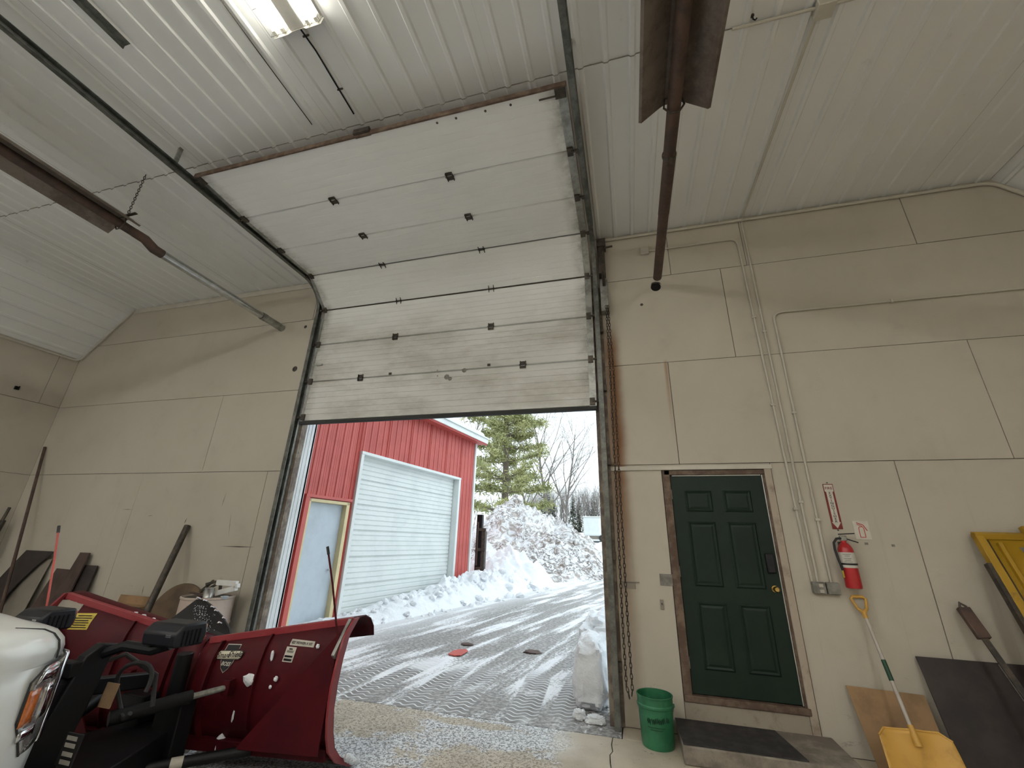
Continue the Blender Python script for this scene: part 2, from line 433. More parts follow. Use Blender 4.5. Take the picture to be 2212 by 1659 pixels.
# ------------------------------------------------------------------ front wall: backing and plywood sheets
wf = thing('wall_front', 'off white painted plywood wall around the overhead door', None, (0,0,0), kind='structure')
TH = .24
def fbox(x0, x1, z0, z1): return MB().box(x0, x1, .014, TH, -.35 if z0 == 0 else z0, z1)
for a in ((XL-.2, OL-.02, 0, CEIL+.2), (OR+.02, .0, 0, CEIL+.2), (.0, 1.08, 2.44, CEIL+.2), (1.08, XR+.2, 0, CEIL+.2), (OL-.02, OR+.02, OT, CEIL+.2)):
    fbox(*a).build('wall_framing', 'back', wf, smooth=False)
fbox(0, 1.08, 0, .30).build('wall_framing', 'back', wf, smooth=False)
MB().box(0, 1.08, .085, TH, .3, 2.44).build('wall_framing', 'back', wf, smooth=False)  # unseen block added across the doorway to stop daylight leaking round the door
Z1, Z2, Z3 = 2.47, 3.71, 4.95
G = .0035
def sheet(x0, x1, z0, z1, par=wf, side='front', pos=0.):
    p = [(x0+G, z0+G), (x1-G, z0+G), (x1-G, z1-G), (x0+G, z1-G)]
    if side == 'front':
        k = (CEIL-ZS)
        p = clip(p, -k/(SL-XL), 1, CEIL - k/(SL-XL)*SL)      # left slope
        p = clip(p, k/(XR-SR), 1, CEIL + k/(XR-SR)*SR)       # right slope
        p = clip(p, 0, 1, CEIL)
    if len(p) < 3: return
    off = random.uniform(-.0025, .001)
    if side == 'front': mb = MB().prism(p, (0, off, 0), (1,0,0), (0,0,1), (0, .014, 0))
    elif side == 'left': mb = MB().prism(p, (pos-off, 0, 0), (0,1,0), (0,0,1), (-.014, 0, 0))
    else: mb = MB().prism(p, (pos+off, 0, 0), (0,1,0), (0,0,1), (.014, 0, 0))
    mb.build('plywood_sheet', 'wall', par, smooth=False)
for xs, z0, z1 in (([XL, -7.83, -5.41, OL-.13], 0, Z1), ([XL, -6.65, OL-.13], Z1, Z2), ([XL, OL-.13], Z2, Z3), ([XL, -5.22, OL-.13], Z3, CEIL),
                   ([OR+.13, .0], 0, 2.41), ([1.09, 2.19, 3.41, XR], 0, Z1), ([OR+.13, 1.09], 2.44, Z1), ([OR+.13, .197, 3.13, XR], Z1, Z2),
                   ([OR+.13, .95, XR], Z2, Z3), ([OR+.13, .36, 1.26, 3.03, XR], Z3, CEIL), ([OL-.13, -2.8, OR+.13], OT, CEIL)):
    for a, b in zip(xs, xs[1:]): sheet(a, b, z0, z1)
# the strip joint between the hoist and the first vertical seam (sheet cut in two)
# black flue hole left of the conduit, with its rusty sleeve
ho = MB().lathe([(.001, -.006), (.052, -.006), (.057, -.012), (.062, -.006), (.062, .004)], (.155, 0, 4.79), 20, 'y').build('flue_hole', 'hole', wf)
MB().prism([(-.06,.03),(-.045,.065),(0,.075),(.05,.06),(.066,.03),(.03,.05),(-.03,.05)], (.155,-.014,4.79), (1,0,0), (0,0,1), (0,.006,0)).build('flue_sleeve', 'darksteel', ho, smooth=False)
for px, py, s in ((637, 797, .05), (1386, 658, .02), (660, 706, .03)):
    q = hy(px, py); MB().lathe([(.001, -.005), (s*.8, -.005), (s, 0)], (q.x, 0, q.z), 11, 'y').build('knot_hole', 'darksteel', wf)
# gouges in the plywood
for a, b, wd in (((475, 1180), (552, 1182), .014), (((262, 1100)), (288, 1101), .006), ((405, 1118), (398, 1132), .015), ((312, 1262), (306, 1288), .010), ((319, 1115), (330, 1113), .006), ((490, 1062), (478, 1098), .008), ((500, 1105), (494, 1160), .006)):
    p, q = hy(*a), hy(*b)
    d = (q-p); n = Vector((-d.z, 0, d.x)).normalized()*wd*.5; mdl = p+d*.55
    MB().add([p, mdl+n, q, mdl-n], [(0,1,2,3)]).build('gouge', 'darksteel', wf, smooth=False).location.y = -.0035

# side and back walls
wl = thing('wall_left', 'off white painted plywood side wall left of the bay', None, (XL, -6, 0), kind='structure')
MB().box(XL-.22, XL-.014, YB, .0, -.3, ZS+.3).build('wall_framing', 'back', wl, smooth=False)
wr = thing('wall_right', 'off white painted plywood side wall right of the bay', None, (XR, -6, 0), kind='structure')
MB().box(XR+.014, XR+.22, YB, 0, -.3, ZS+.3).build('wall_framing', 'back', wr, smooth=False)
for z0, z1, o in ((0, Z1, 0), (Z1, Z2, 1.2), (Z2, ZS, .3)):
    ys = [0] + [-(o+2.44*k) for k in range(0, 7) if 0 < o+2.44*k < -YB] + [YB]
    for a, b in zip(ys, ys[1:]):
        sheet(b, a, z0, z1, wl, 'left', XL); sheet(b, a, z0, z1, wr, 'right', XR)
wb = tag(MB().box(XL-.2, XR+.2, YB-.2, YB, 0, CEIL+.2).build('wall_back', 'wall'), 'off white back wall of the garage', kind='structure')

# ------------------------------------------------------------------ ceiling: ribbed steel sheets, lap joints across
ce = tag(MB().box(XL-.3, XR+.3, YB-.2, TH, CEIL+.06, CEIL+.2).build('ceiling', 'back'), 'ribbed off white steel ceiling', kind='structure')
PIT = .2286
def ribsheet(p0, eu, en, width, y0, y1, dz=0.):
    # profile: flat with trapezoid ribs hanging down along +-y
    pr = []; k = 0
    n = int(round(width/PIT))
    for i in range(n):
        a = i*PIT
        pr += [(a, 0), (a+PIT*.5-.032, 0), (a+PIT*.5-.016, -.02), (a+PIT*.5+.016, -.02), (a+PIT*.5+.032, 0)]
    pr.append((n*PIT, 0))
    P0 = Vector(p0); eu = Vector(eu); en = Vector(en)
    vs = []
    for y in (y0, y1):
        for u, h in pr:
            q = P0 + eu*u + en*(h+dz); vs.append((q.x, y, q.z))
    L = len(pr)
    sh_ = MB().add(vs, [(i, L+i, L+i+1, i+1) for i in range(L-1)]).build('ceiling_sheet', 'ceil', ce, smooth=False)
    if abs(y1+2.37) < .01:
        ev_ = [Vector(v) for v in vs[L:]]+[Vector(v)+Vector((0, 0, .021)) for v in vs[L:]]
        MB().add(ev_, [(i, i+1, L+i+1, L+i) for i in range(L-1)]).build('lap_edge', 'greybox', sh_, smooth=False)
WS = PIT*4
rows = ((0., -2.37, -.018), (-2.34, -8.0, 0.), (-7.97, YB, .004))
nx = int(math.ceil((SR-SL)/WS))
for y0, y1, dz in rows:
    for i in range(nx):
        wd = min(WS, SR-SL-i*WS)
        if wd < PIT: break
        ribsheet((SL+i*WS, 0, CEIL), (1,0,0), (0,0,1), round(wd/PIT)*PIT, y0, y1, dz + .002*(i % 2))
for y0, y1, dz in rows:
    for (a, b) in (((SL, CEIL), (XL, ZS)), ((SR, CEIL), (XR, ZS))):
        e = Vector((b[0]-a[0], 0, b[1]-a[1])); L = e.length; e.normalize()
        nrm = Vector((e.z, 0, -e.x)); nrm = nrm if nrm.z > 0 else -nrm
        pr = [(0, 0)]
        n = 6; st = L/n
        for i in range(n):
            c = (i+.5)*st; pr += [(c-.032, 0), (c-.016, -.02), (c+.016, -.02), (c+.032, 0)]
        pr.append((L, 0)); vs = []
        for y in (y0, y1):
            for u, h in pr:
                q = Vector((a[0], 0, a[1])) + e*u + nrm*(h+dz); vs.append((q.x, y, q.z))
        k = len(pr)
        MB().add(vs, [(i, k+i, k+i+1, i+1) for i in range(k-1)]).build('ceiling_sheet', 'ceil', ce, smooth=False)
# wall / ceiling trim
t1 = tag(MB().box(-9.6, OL-.12, -.022, 0, CEIL-.13, CEIL-.03).build('trim_1', 'trimw', bevel=.004), 'flat painted board along the ceiling left of the overhead door', kind='structure')
e = Vector((XL-SL, 0, ZS-CEIL)).normalized()
t2 = tag(MB().bar((SL, -.011, CEIL-.07), (XL+.06, -.011, ZS+.0), .022, .09, (e.z, 0, -e.x)).build('trim_2', 'trimw', bevel=.004), 'sloped painted board in the left ceiling corner', kind='structure')
t3 = tag(MB().box(OR+.12, 1.10, -.022, 0, 2.405, 2.45).build('trim_3', 'trimw', bevel=.004), 'narrow painted batten above the green door', kind='structure')

# ------------------------------------------------------------------ opening: jambs
for sgn, xe, nm, lb in ((-1, OL, 'trim_4', 'dark wooden jamb with white outer cladding left of the opening'), (1, OR, 'trim_5', 'dark wooden jamb with white outer cladding right of the opening')):
    j = thing(nm, lb, None, (xe, 0, 0), kind='structure')
    x2 = xe+sgn*.14
    MB().box(min(xe, x2), max(xe, x2), -.028, 0, 0, OT+.25).build('jamb_face', 'jamb', j, bevel=.004)
    x3 = xe+sgn*.03
    MB().box(min(xe, x3), max(xe, x3), 0, .075, 0, OT).build('jamb_reveal', 'jamb', j, bevel=.003)
    mb = MB().box(min(xe, x3), max(xe, x3), .075, TH+.04, 0, OT)
    mb.build('white_cladding', 'whitemetal', j, bevel=.003)
    for yy in (.12, .19):
        xx = xe-sgn*.006
        MB().box(min(xe, xx), max(xe, xx), yy-.006, yy+.006, 0, OT).build('cladding_rib', 'whitemetal', j)
hd = tag(MB().box(OL, OR, 0, TH+.03, OT-.02, OT+.04).build('trim_6', 'jamb'), 'dark header over the overhead door opening', kind='structure')
os_ = tag(MB().box(OL-.6, OL-.0, TH, TH+.03, 0, CEIL).build('wall_outside', 'whitemetal'), 'white outside cladding beside the door opening', kind='structure')
os2 = tag(MB().box(OR, OR+.6, TH, TH+.03, 0, CEIL).build('wall_outside.001', 'whitemetal'), 'white outside cladding on the latch side of the opening', kind='structure')

# ------------------------------------------------------------------ overhead door
od = thing('door_1', 'white sectional overhead door raised halfway on its tracks', 'overhead door', (-2.82, -.08, 3.17), kind='structure')
SH = .615; TK = .045
x0, x1 = OL-.01, OR+.02
def door_section(i, a, b):
    # a,b: (y,z) of the lower and upper edge of the inner face; ribs on the inner face
    A = Vector((0, *a)); B = Vector((0, *b)); t = (B-A); L = t.length; t.normalize()
    nin = Vector((1,0,0)).cross(t); nin = nin if nin.y < 0 or nin.z < -.5 else -nin      # towards the room / the floor
    pr = [(.006, -.014), (.013, 0)]
    n = 7; st = (L-.03)/n
    for k in range(1, n):
        c = .015+k*st; pr += [(c-.007, 0), (c-.004, -.0045), (c+.004, -.0045), (c+.007, 0)]
    pr += [(L-.013, 0), (L-.006, -.014)]
    pr = pr + [(L-.003, -TK), (.003, -TK)]
    n2 = len(pr)
    vs = [Vector((x, 0, 0))+A+t*u+nin*h for x in (x0+.002, x1-.002) for u, h in pr]
    fs = [(k, (k+1) % n2, n2+(k+1) % n2, n2+k) for k in range(n2)] + [tuple(range(n2-1, -1, -1)), tuple(range(n2, 2*n2))]
    s = MB().add(vs, fs).build('door_section', 'odoor', od, smooth=False)
    MB().obox(Vector(((x0+x1)/2, 0, 0))+A+t*(L/2)-nin*(TK+.002), ((x1-x0)/2, 0, 0), t*(L/2-.004), nin*.0015).build('added_outer_skin', 'skin', s, smooth=False)  # unseen outer face, added in dark red to cut bounce onto the ceiling
    for xa, xb in ((x1-.085, x1-.001), (x0+.001, x0+.05)):
        MB().obox(Vector(((xa+xb)/2, 0, 0))+A+t*(L/2)+nin*.002, ((xb-xa)/2, 0, 0), t*(L/2-.004), nin*.002).build('end_stile', 'steel', s)
    hs = [(-3.42, -1.9), (-3.48, -1.72), (-3.5, -1.6), (-3.6, -1.62), (-3.72, -1.8), (-3.66, -1.5), (-4.1, -1.3)]
    return s, A, B, t, nin, L
def hinge(s, x, P, t, nin, sc=1.):
    mb = MB()
    for sg in (-1, 1):
        mb.obox(Vector((x, 0, 0))+P+t*(.032*sg)+nin*.004, (.038*sc, 0, 0), t*.018, nin*.003)
        for sx in (-1, 1):
            mb.obox(Vector((x+sx*.036*sc, 0, 0))+P+t*(.02*sg)+nin*.014, (.004, 0, 0), t*.03, nin*.012)
    a = Vector((x-.05*sc, 0, 0))+P+nin*.016; b = Vector((x+.05*sc, 0, 0))+P+nin*.016
    mb.tube([a, b], .007, 8)
    mb.build('hinge', 'darksteel', s)
def roller(s, x, P, t, nin, sg):
    mb = MB().obox(Vector((x, 0, 0))+P+nin*.012, (.03, 0, 0), t*.045, nin*.012)
    mb.tube([Vector((x, 0, 0))+P+nin*.02, Vector((x+sg*.085, 0, 0))+P+nin*.02], .009, 8)
    mb.tube([Vector((x+sg*.055, 0, 0))+P+nin*.02, Vector((x+sg*.085, 0, 0))+P+nin*.02], .022, 10)
    mb.build('roller_bracket', 'darksteel', s)
edges = [(-.085, 3.17), (-.085, 3.79), (-.085, 4.41), (-.09, 5.03), (-.53, 5.395), (-1.15, 5.40), (-1.77, 5.41), (-2.42, 5.455)]
hpx = {1: ((780, 815), (1130, 786)), 2: ((855, 726), (1061, 705)), 3: ((863, 645), (1062, 619)), 4: ((828, 563), (1041, 528)), 5: ((775, 497), (1006, 454)), 6: ((708, 417), (963, 362))}
secs = []
for i in range(7):
    secs.append(door_section(i, edges[i], edges[i+1]))
for i in range(1, 7):
    s, A, B, t, nin, L = secs[i]; s0, A0, B0, t0, n0, L0 = secs[i-1]
    nn = (nin+n0).normalized(); tt = (t+t0).normalized()
    for px, py in hpx[i]:
        q = hit(px, py, 1, A.y) if i <= 4 else hit(px, py, 2, A.z)
        hinge(s, q.x, A, tt, nn)
    roller(s, x1-.05, A, tt, nn, 1); roller(s, x0+.05, A, tt, nn, -1)
s, A, B, t, nin, L = secs[0]
roller(s, x1-.05, A+t*.06, t, nin, 1); roller(s, x0+.05, A+t*.06, t, nin, -1)
MB().obox(Vector(((x0+x1)/2, 0, 0))+A-t*.02+Vector((0,.02,0)), ((x1-x0)/2, 0, 0), (0, 0, .024), (0, .028, 0)).build('bottom_seal', 'rubber', s, bevel=.004)
mb = MB()
for px, py in ((843, 808), (1056, 789)):
    q = hy(px, py, -.09); mb.box(q.x-.02, q.x+.02, -.10, -.088, q.z-.012, q.z+.02)
mb.build('lift_handle', 'darksteel', s)
for px, py, rr in ((965, 814, .04), (972, 818, .03), (1003, 800, .035), (945, 800, .01), (945, 812, .01)):
    q = hy(px, py, -.088); MB().lathe([(.001, 0), (rr*.9, 0), (rr, .001)], (q.x, -.0885, q.z), 7, 'y').build('scuff', 'greybox', s).scale = (1, 1, 1)
s, A, B, t, nin, L = secs[6]
MB().obox(Vector(((x0+x1)/2, 0, 0))+B+t*.006, ((x1-x0)/2, 0, 0), t*.008, nin*.03).build('top_seal', 'brownw', s)
MB().obox(Vector((-2.75, 0, 0))+B+t*.01-nin*.02, (.09, 0, 0), t*.03, nin*.03).build('pull_bracket', 'darksteel', s)
for xx in (-1.2, -1.45, -1.75, -1.95):
    MB().lathe([(.001, 0), (.012, 0), (.012, .006)], (xx, B.y+.06, B.z-.008), 8, 'z').build('bolt', 'darksteel', s)
mb = MB().obox(Vector((x1-.06, 0, 0))+B-t*.05+nin*.012, (.05, 0, 0), t*.05, nin*.012); mb.tube([Vector((x1-.26, 0, 0))+B-t*.07+nin*.02, Vector((x1-.02, 0, 0))+B-t*.07+nin*.02], .008, 8)
mb.build('top_bracket', 'darksteel', s)
mb = MB().tube([Vector((x0+.02, 0, 0))+B-t*.06+nin*.01, Vector((x0-.08, 0, 0))+B-t*.06+nin*.01], .011, 8).obox(Vector((x0+.03, 0, 0))+B-t*.06, (.03, 0, 0), t*.05, nin*.02)
mb.build('top_bracket', 'darksteel', s)
# slide bolt on the left side
q = hy(690, 788, -.10); mb = MB().box(q.x-.05, q.x+.05, -.112, -.09, q.z-.012, q.z+.012); mb.build('slide_bolt', 'steel', secs[1][0])

# tracks
def sweep_rect(path, hw, hh, side):
    # path in (y,z); rectangular C section: x half width hw, thickness hh
    mb = MB(); n = len(path); ring = []
    for i, (y, z) in enumerate(path):
        a = Vector(path[max(i-1, 0)]); b = Vector(path[min(i+1, n-1)]); d = (b-a).normalized(); nn = Vector((-d.y, d.x))
        ring.append([(side-hw, y+nn.x*hh, z+nn.y*hh), (side+hw, y+nn.x*hh, z+nn.y*hh), (side+hw, y-nn.x*hh, z-nn.y*hh), (side-hw, y-nn.x*hh, z-nn.y*hh)])
    vs = [p for g in ring for p in g]; fs = []
    for i in range(n-1):
        for k in range(4): fs.append((i*4+k, i*4+(k+1) % 4, (i+1)*4+(k+1) % 4, (i+1)*4+k))
    fs += [(3,2,1,0), tuple((n-1)*4+k for k in range(4))]
    return mb.add(vs, fs)
RAD = .42; yv = -.105; zh = 5.415
path = [(yv, .0), (yv, zh-RAD)] + [(yv-RAD+RAD*math.cos(a), zh-RAD+RAD*math.sin(a)) for a in [PI/2*k/10 for k in range(1, 11)]] + [(-5.3, zh+.02)]
for xe, sg, lb in ((OL, -1, 'dark steel roller track left of the overhead door'), (OR, 1, 'dark steel roller track beside the hoist chain')):
    tr = thing('door_track', lb, 'track', (xe, -.1, 0))
    xc = xe+sg*.075
    sweep_rect(path, .006, .034, xc+sg*.022).build('track_web', 'track', tr)
    off = [(y, z) for y, z in path]
    for sgn2 in (-1, 1):
        pp = []
        for i, (y, z) in enumerate(path):
            a = Vector(path[max(i-1, 0)]); b = Vector(path[min(i+1, len(path)-1)]); d = (b-a).normalized()
            pp.append((y-d.y*.032*sgn2, z+d.x*.032*sgn2))
        sweep_rect(pp, .026, .003, xc).build('track_flange', 'track', tr)
    # wall angle and horizontal stiffening angle
    mb = MB().box(xc-.03, xc+.03, -.07, -.028, .0, 4.9)
    mb.build('wall_angle', 'steel', tr, bevel=.003)
    MB().box(xc+sg*.028-.004, xc+sg*.028+.004, -.14, -.028, .05, 4.9).build('angle_web', 'track', tr)
    hz0 = zh+.045
    MB().box(xc-.035, xc+.035, -5.3, -.62, hz0, hz0+.006).box(xc+sg*.03-.004, xc+sg*.03+.004, -5.3, -.62, hz0-.05, hz0+.035).build('horizontal_angle', 'track', tr)
    for zz in (.5, 1.5, 2.5, 3.4, 4.2):
        MB().box(xc-.02, xc+.05*sg+.02, -.1, -.03, zz-.04, zz+.04).build('track_bracket', 'darksteel', tr, bevel=.003)
    for yy in (-2.6, -5.1):
        MB().box(xc+sg*.02-.01, xc+sg*.02+.01, yy-.02, yy+.02, zh+.04, CEIL).build('hanger_strap', 'steel', tr)

# ------------------------------------------------------------------ chain hoist and its hand chain
hb = thing('chain_hoist', 'rusty dark hoist bracket at the top of the right track', 'hoist', (-.5, -.1, 4.9))
MB().box(-.56, -.47, -.14, -.0, 5.02, 5.45).build('side_plate', 'darksteel', hb, bevel=.006)
MB().box(-.57, -.45, -.16, -.0, 5.45, 5.58).build('bearing_block', 'darksteel', hb, bevel=.01)
MB().tube([(-.47, -.09, 5.46), (-.36, -.09, 5.47)], .014, 10).build('shaft', 'darksteel', hb)
MB().lathe([(.001, -.02), (.10, -.02), (.115, -.012), (.10, 0), (.115, .012), (.10, .02), (.001, .02)], (-.50, -.13, 4.93), 20, 'x').build('chain_wheel', 'darksteel', hb)
MB().box(-.555, -.455, -.12, -.002, 4.45, 4.93).build('guide_plate', 'steel', hb, bevel=.005)
ch = thing('hoist_chain', 'thin rusty hand chain hanging in a loop beside the right track', 'chain', (-.48, -.16, .22))
def chain(pts, pitch, wd, wr, name, parent, material='darksteel'):
    # links along a polyline
    mb = MB(); L = [0]
    pts = [Vector(p) for p in pts]
    for a, b in zip(pts, pts[1:]): L.append(L[-1]+(b-a).length)
    n = int(L[-1]/pitch)
    for i in range(n):
        d = (i+.5)*pitch; k = max(j for j in range(len(L)-1) if L[j] <= d)
        f = (d-L[k])/(L[k+1]-L[k]); c = pts[k].lerp(pts[k+1], f); t = (pts[k+1]-pts[k]).normalized()
        s1 = t.cross(Vector((.3, 1, .1))).normalized(); s2 = t.cross(s1)
        s1 = s1 if i % 2 == 0 else s2
        h = pitch*.68; ring = []
        for q in range(8):
            a = 2*PI*q/8; ring.append(c + s1*(wd*math.cos(a)) + t*(h*math.sin(a)))
        mb.tube(ring, wr, 4, closed=True)
    return mb.build(name, material, parent, smooth=False)
top = hy(1303, 610, -.20); a = [hy(*q, -.16) for q in ((1309, 660), (1318, 800), (1333, 1090), (1344, 1330), (1353, 1480), (1361, 1512))]
b = [hy(*q, -.13) for q in ((1313, 660), (1325, 800), (1341, 1090), (1355, 1330), (1366, 1490), (1364, 1512))]
chain(a, .044, .0115, .0042, 'chain_strand', ch); chain(b, .044, .0115, .0042, 'chain_strand', ch)

# ------------------------------------------------------------------ green entry door
gd = thing('door_2', 'dark green six panel steel door above a concrete step', 'door', (.54, 0, .3), kind='structure')
DX0, DX1, DZ0, DZ1 = .085, .995, .325, 2.345
sl_ = MB().box(DX0, DX1, .02, .06, DZ0, DZ1).build('door_leaf', 'green', gd, bevel=.003)
def dpanel(x0, x1, z0, z1):
    y = .02; o = .03; mb = MB()
    r = [(x0, z0, y-.001), (x1, z0, y-.001), (x1, z1, y-.001), (x0, z1, y-.001)]
    i1 = [(x0+.014, z0+.014, y-.011), (x1-.014, z0+.014, y-.011), (x1-.014, z1-.014, y-.011), (x0+.014, z1-.014, y-.011)]
    i2 = [(x0+o, z0+o, y-.002), (x1-o, z0+o, y-.002), (x1-o, z1-o, y-.002), (x0+o, z1-o, y-.002)]
    i3 = [(x0+o+.02, z0+o+.02, y-.007), (x1-o-.02, z0+o+.02, y-.007), (x1-o-.02, z1-o-.02, y-.007), (x0+o+.02, z1-o-.02, y-.007)]
    vs = [(p[0], p[2], p[1]) for g in (r, i1, i2, i3) for p in g]
    fs = [(g*4+k, g*4+(k+1) % 4, (g+1)*4+(k+1) % 4, (g+1)*4+k) for g in range(3) for k in range(4)] + [(12,13,14,15)]
    MB().add(vs, fs).build('raised_panel', 'green', sl_, smooth=False)
xm = (DX0+DX1)/2
for xa, xb in ((DX0+.13, xm-.055), (xm+.055, DX1-.13)):
    dpanel(xa, xb, DZ0+1.64, DZ0+1.86); dpanel(xa, xb, DZ0+.92, DZ0+1.54); dpanel(xa, xb, DZ0+.2, DZ0+.78)
kx = .935
MB().lathe([(.001, -.075), (.018, -.074), (.027, -.062), (.028, -.05), (.02, -.036), (.011, -.03), (.011, -.012), (.03, -.01), (.031, 0)], (kx, .02, DZ0+.93), 18, 'y').build('knob', 'brass', sl_)
MB().box(kx-.04, kx+.035, -.012, .02, DZ0+1.07, DZ0+1.25).build('keypad_lock', 'blackp', sl_, bevel=.01)
for zz in (DZ0+.25, DZ0+1.05, DZ0+1.82):
    MB().tube([(DX0-.004, .012, zz-.05), (DX0-.004, .012, zz+.05)], .008, 8).build('hinge', 'steel', gd)
MB().box(.002, DX0-.004, -.012, .08, .262, 2.40).build('frame_side', 'brownw', gd, bevel=.004)
MB().box(DX1+.004, 1.085, -.001, .08, .1, 2.40).build('frame_side', 'brownw', gd, bevel=.003)
MB().box(.02, 1.03, -.012, .07, DZ1+.006, 2.40).build('frame_head', 'brownw', gd, bevel=.004)
MB().box(DX0+.02, DX1-.01, .012, .03, DZ1-.004, DZ1+.006).build('weather_strip', 'tin', gd)
MB().box(DX1-.004, DX1+.006, .005, .03, DZ0, DZ1).build('weather_strip', 'tin', gd)
MB().box(1.02, 1.085, -.022, .0, .0, 2.405).build('casing', 'casing', gd, bevel=.004)
MB().box(.004, 1.04, -.03, .07, .264, .318).build('threshold', 'brownw', gd, bevel=.006)
mb = MB()
MB().box(.0, 1.02, -.014, .014, .0, .264).build('riser_board', 'concl', gd, bevel=.006)

# concrete step and mat
st = tag(MB().box(-.09, 1.16, -.60, -.014, 0, .13).build('concrete_step', 'conc', bevel=.012), 'low dark concrete step below the green door', 'step')
fm = tag(MB().prism([(-.085, -.592), (.80, -.592), (.72, -.05), (-.1, -.05)], (0,0,.1315), (1,0,0), (0,1,0), (0,0,.009)).build('door_mat', 'mat', bevel=.003), 'thin black rubber mat lying on the concrete step', 'mat')

# ------------------------------------------------------------------ bucket
bx, by = -.27, -.30
bk = thing('bucket', 'green plastic pail standing between chain and step', 'bucket', (bx, by, 0))
MB().lathe([(.001, .004), (.125, .004), (.131, .0), (.136, .02), (.143, .20), (.148, .285), (.156, .29), (.157, .305), (.150, .315), (.152, .365), (.157, .367), (.157, .375), (.149, .375), (.144, .30), (.134, .03), (.001, .018)], (bx, by, 0), 36).build('pail', 'bucket', bk)
MB().tube([(bx+.155*math.cos(a), by+.155*math.sin(a)*.35-.09*math.sin(a)*0-.148*math.sin(a)*.9, .30-.11*math.sin(a)) for a in [PI*k/16 for k in range(17)]], .0032, 6).build('bail_wire', 'steel', bk)
for sg in (-1, 1): MB().lathe([(.001, 0), (.014, 0), (.014, .012)], (bx+sg*.15, by-.0, .30), 10, 'x').build('bail_ear', 'bucket', bk)
# worn unreadable print: script-like scribble and two thin lines
mb = MB()
for k in range(5):
    pts = []
    for i in range(9):
        a = -PI/2+.05+(-.62+.27*k)+i*.03; pts.append((bx+.1465*math.cos(a), by+.1465*math.sin(a), .205+.022*math.sin(i*1.9+k)+.004*k))
    mb.tube(pts, .003, 4)
for z_, l in ((.165, .5), (.148, .35)):
    pts = [(bx+.1445*math.cos(-PI/2-.05+a), by+.1445*math.sin(-PI/2-.05+a), z_) for a in [(-l+2*l*i/10) for i in range(11)]]
    mb.tube(pts, .0022, 4)
mb.build('worn_print', 'print_', bk)

# ------------------------------------------------------------------ wall fittings by the green door
tg = thing('switch_plate', 'grey metal plate on the wall beside the green door frame', 'plate', (-.05, 0, 1.29))
MB().box(-.12, .012, -.008, -.003, 1.235, 1.345).build('plate', 'greybox', tg, bevel=.003)
for sx, sz in ((-.1, 1.33), (-.1, 1.25), (0, 1.33)): MB().lathe([(.001, -.011), (.004, -.011), (.005, -.008)], (sx, 0, sz), 8, 'y').build('screw', 'steel', tg)
tg = thing('light_switch', 'small toggle switch left of the green door', 'switch', (-.1, 0, 1.08))
q = hy(1430, 1306); MB().box(q.x-.018, q.x+.018, -.012, -.002, q.z-.045, q.z+.045).build('switch_body', 'greyb', tg, bevel=.003)
MB().box(q.x-.006, q.x+.006, -.024, -.012, q.z+.0, q.z+.018).build('toggle', 'darksteel', tg)
tg = thing('chain_keeper', 'rusty flat latch holding the hoist chain to the wall', 'latch', (-.45, 0, 1.27))
q = hy(1362, 1260); MB().box(q.x-.10, q.x+.09, -.014, -.004, q.z+.008, q.z+.018).box(q.x-.08, q.x+.05, -.007, -.002, q.z-.05, q.z+.005).build('plate', 'greyb', tg, bevel=.002)
# outlet boxes with conduits
for x_, nm, lb, rc in ((1.295, 'outlet_box', 'grey metal outlet box left of its blank twin', True), (1.41, 'outlet_box', 'blank grey metal box under the extinguisher hose', False)):
    tb = thing(nm, lb, 'electrical box', (x_, 0, 1.285))
    MB().box(x_-.054, x_+.054, -.05, -.003, 1.235, 1.34).build('box', 'greybox', tb, bevel=.01)
    MB().box(x_-.05, x_+.05, -.055, -.05, 1.24, 1.335).build('cover', 'greybox', tb, bevel=.003)
    if rc:
        for zz in (1.262, 1.31): MB().box(x_-.005, x_+.03, -.059, -.055, zz-.014, zz+.014).build('socket', 'stickw', tb, bevel=.003)
def conduit(pts, r, lb, straps=()):
    P = [Vector(p) for p in pts]; out = [P[0]]
    for i in range(1, len(P)-1):
        a, b, c = P[i-1], P[i], P[i+1]; d1 = (a-b).normalized(); d2 = (c-b).normalized(); rr = min(.11, (a-b).length*.45, (c-b).length*.45)
        for k in range(7):
            f = k/6; out.append((b+d1*rr)*(1-f)**2 + 2*b*f*(1-f) + (b+d2*rr)*f*f)
    out.append(P[-1])
    t = thing('conduit', lb, 'conduit', tuple(P[-1]))
    MB().tube(out, r, 10).build('pipe', 'conduit', t)
    for (x, y, z, ax) in straps:
        MB().box(x-(.022 if ax == 'z' else .012), x+(.022 if ax == 'z' else .012), y-.016, y+.012, z-(.012 if ax == 'z' else .022), z+(.012 if ax == 'z' else .022)).build('strap', 'conduit', t, bevel=.004)
    return t
cy = -.018
conduit([(.12, cy, 5.36), (1.20, cy, 5.36), (1.252, cy, 1.34)], .0115, 'thin conduit from the square box bending down beside the door', [(1.215, cy, 4.2, 'z'), (1.225, cy, 3.1, 'z'), (1.24, cy, 2.0, 'z')])
conduit([(1.295, cy, CEIL-.11), (1.30, cy, 1.34)], .0115, 'straight conduit dropping from the ceiling to the outlet box', [(1.295, cy, 4.0, 'z'), (1.298, cy, 2.07, 'z')])
conduit([(XR-.02, cy, 4.235), (1.42, cy, 4.235), (1.408, cy, 1.34)], .0115, 'conduit running right along the wall then down to the blank box', [(1.412, cy, 3.0, 'z'), (1.41, cy, 1.9, 'z'), (2.6, cy, 4.235, 'x')])
conduit([(-.56, -.026, CEIL-.075), (3.90, -.026, CEIL-.075), (XR-.06, -.026, ZS-.06)], .019, 'conduit along the top of the wall right of the overhead door', [(1.0, -.02, CEIL-.075, 'x'), (3.0, -.02, CEIL-.075, 'x')])
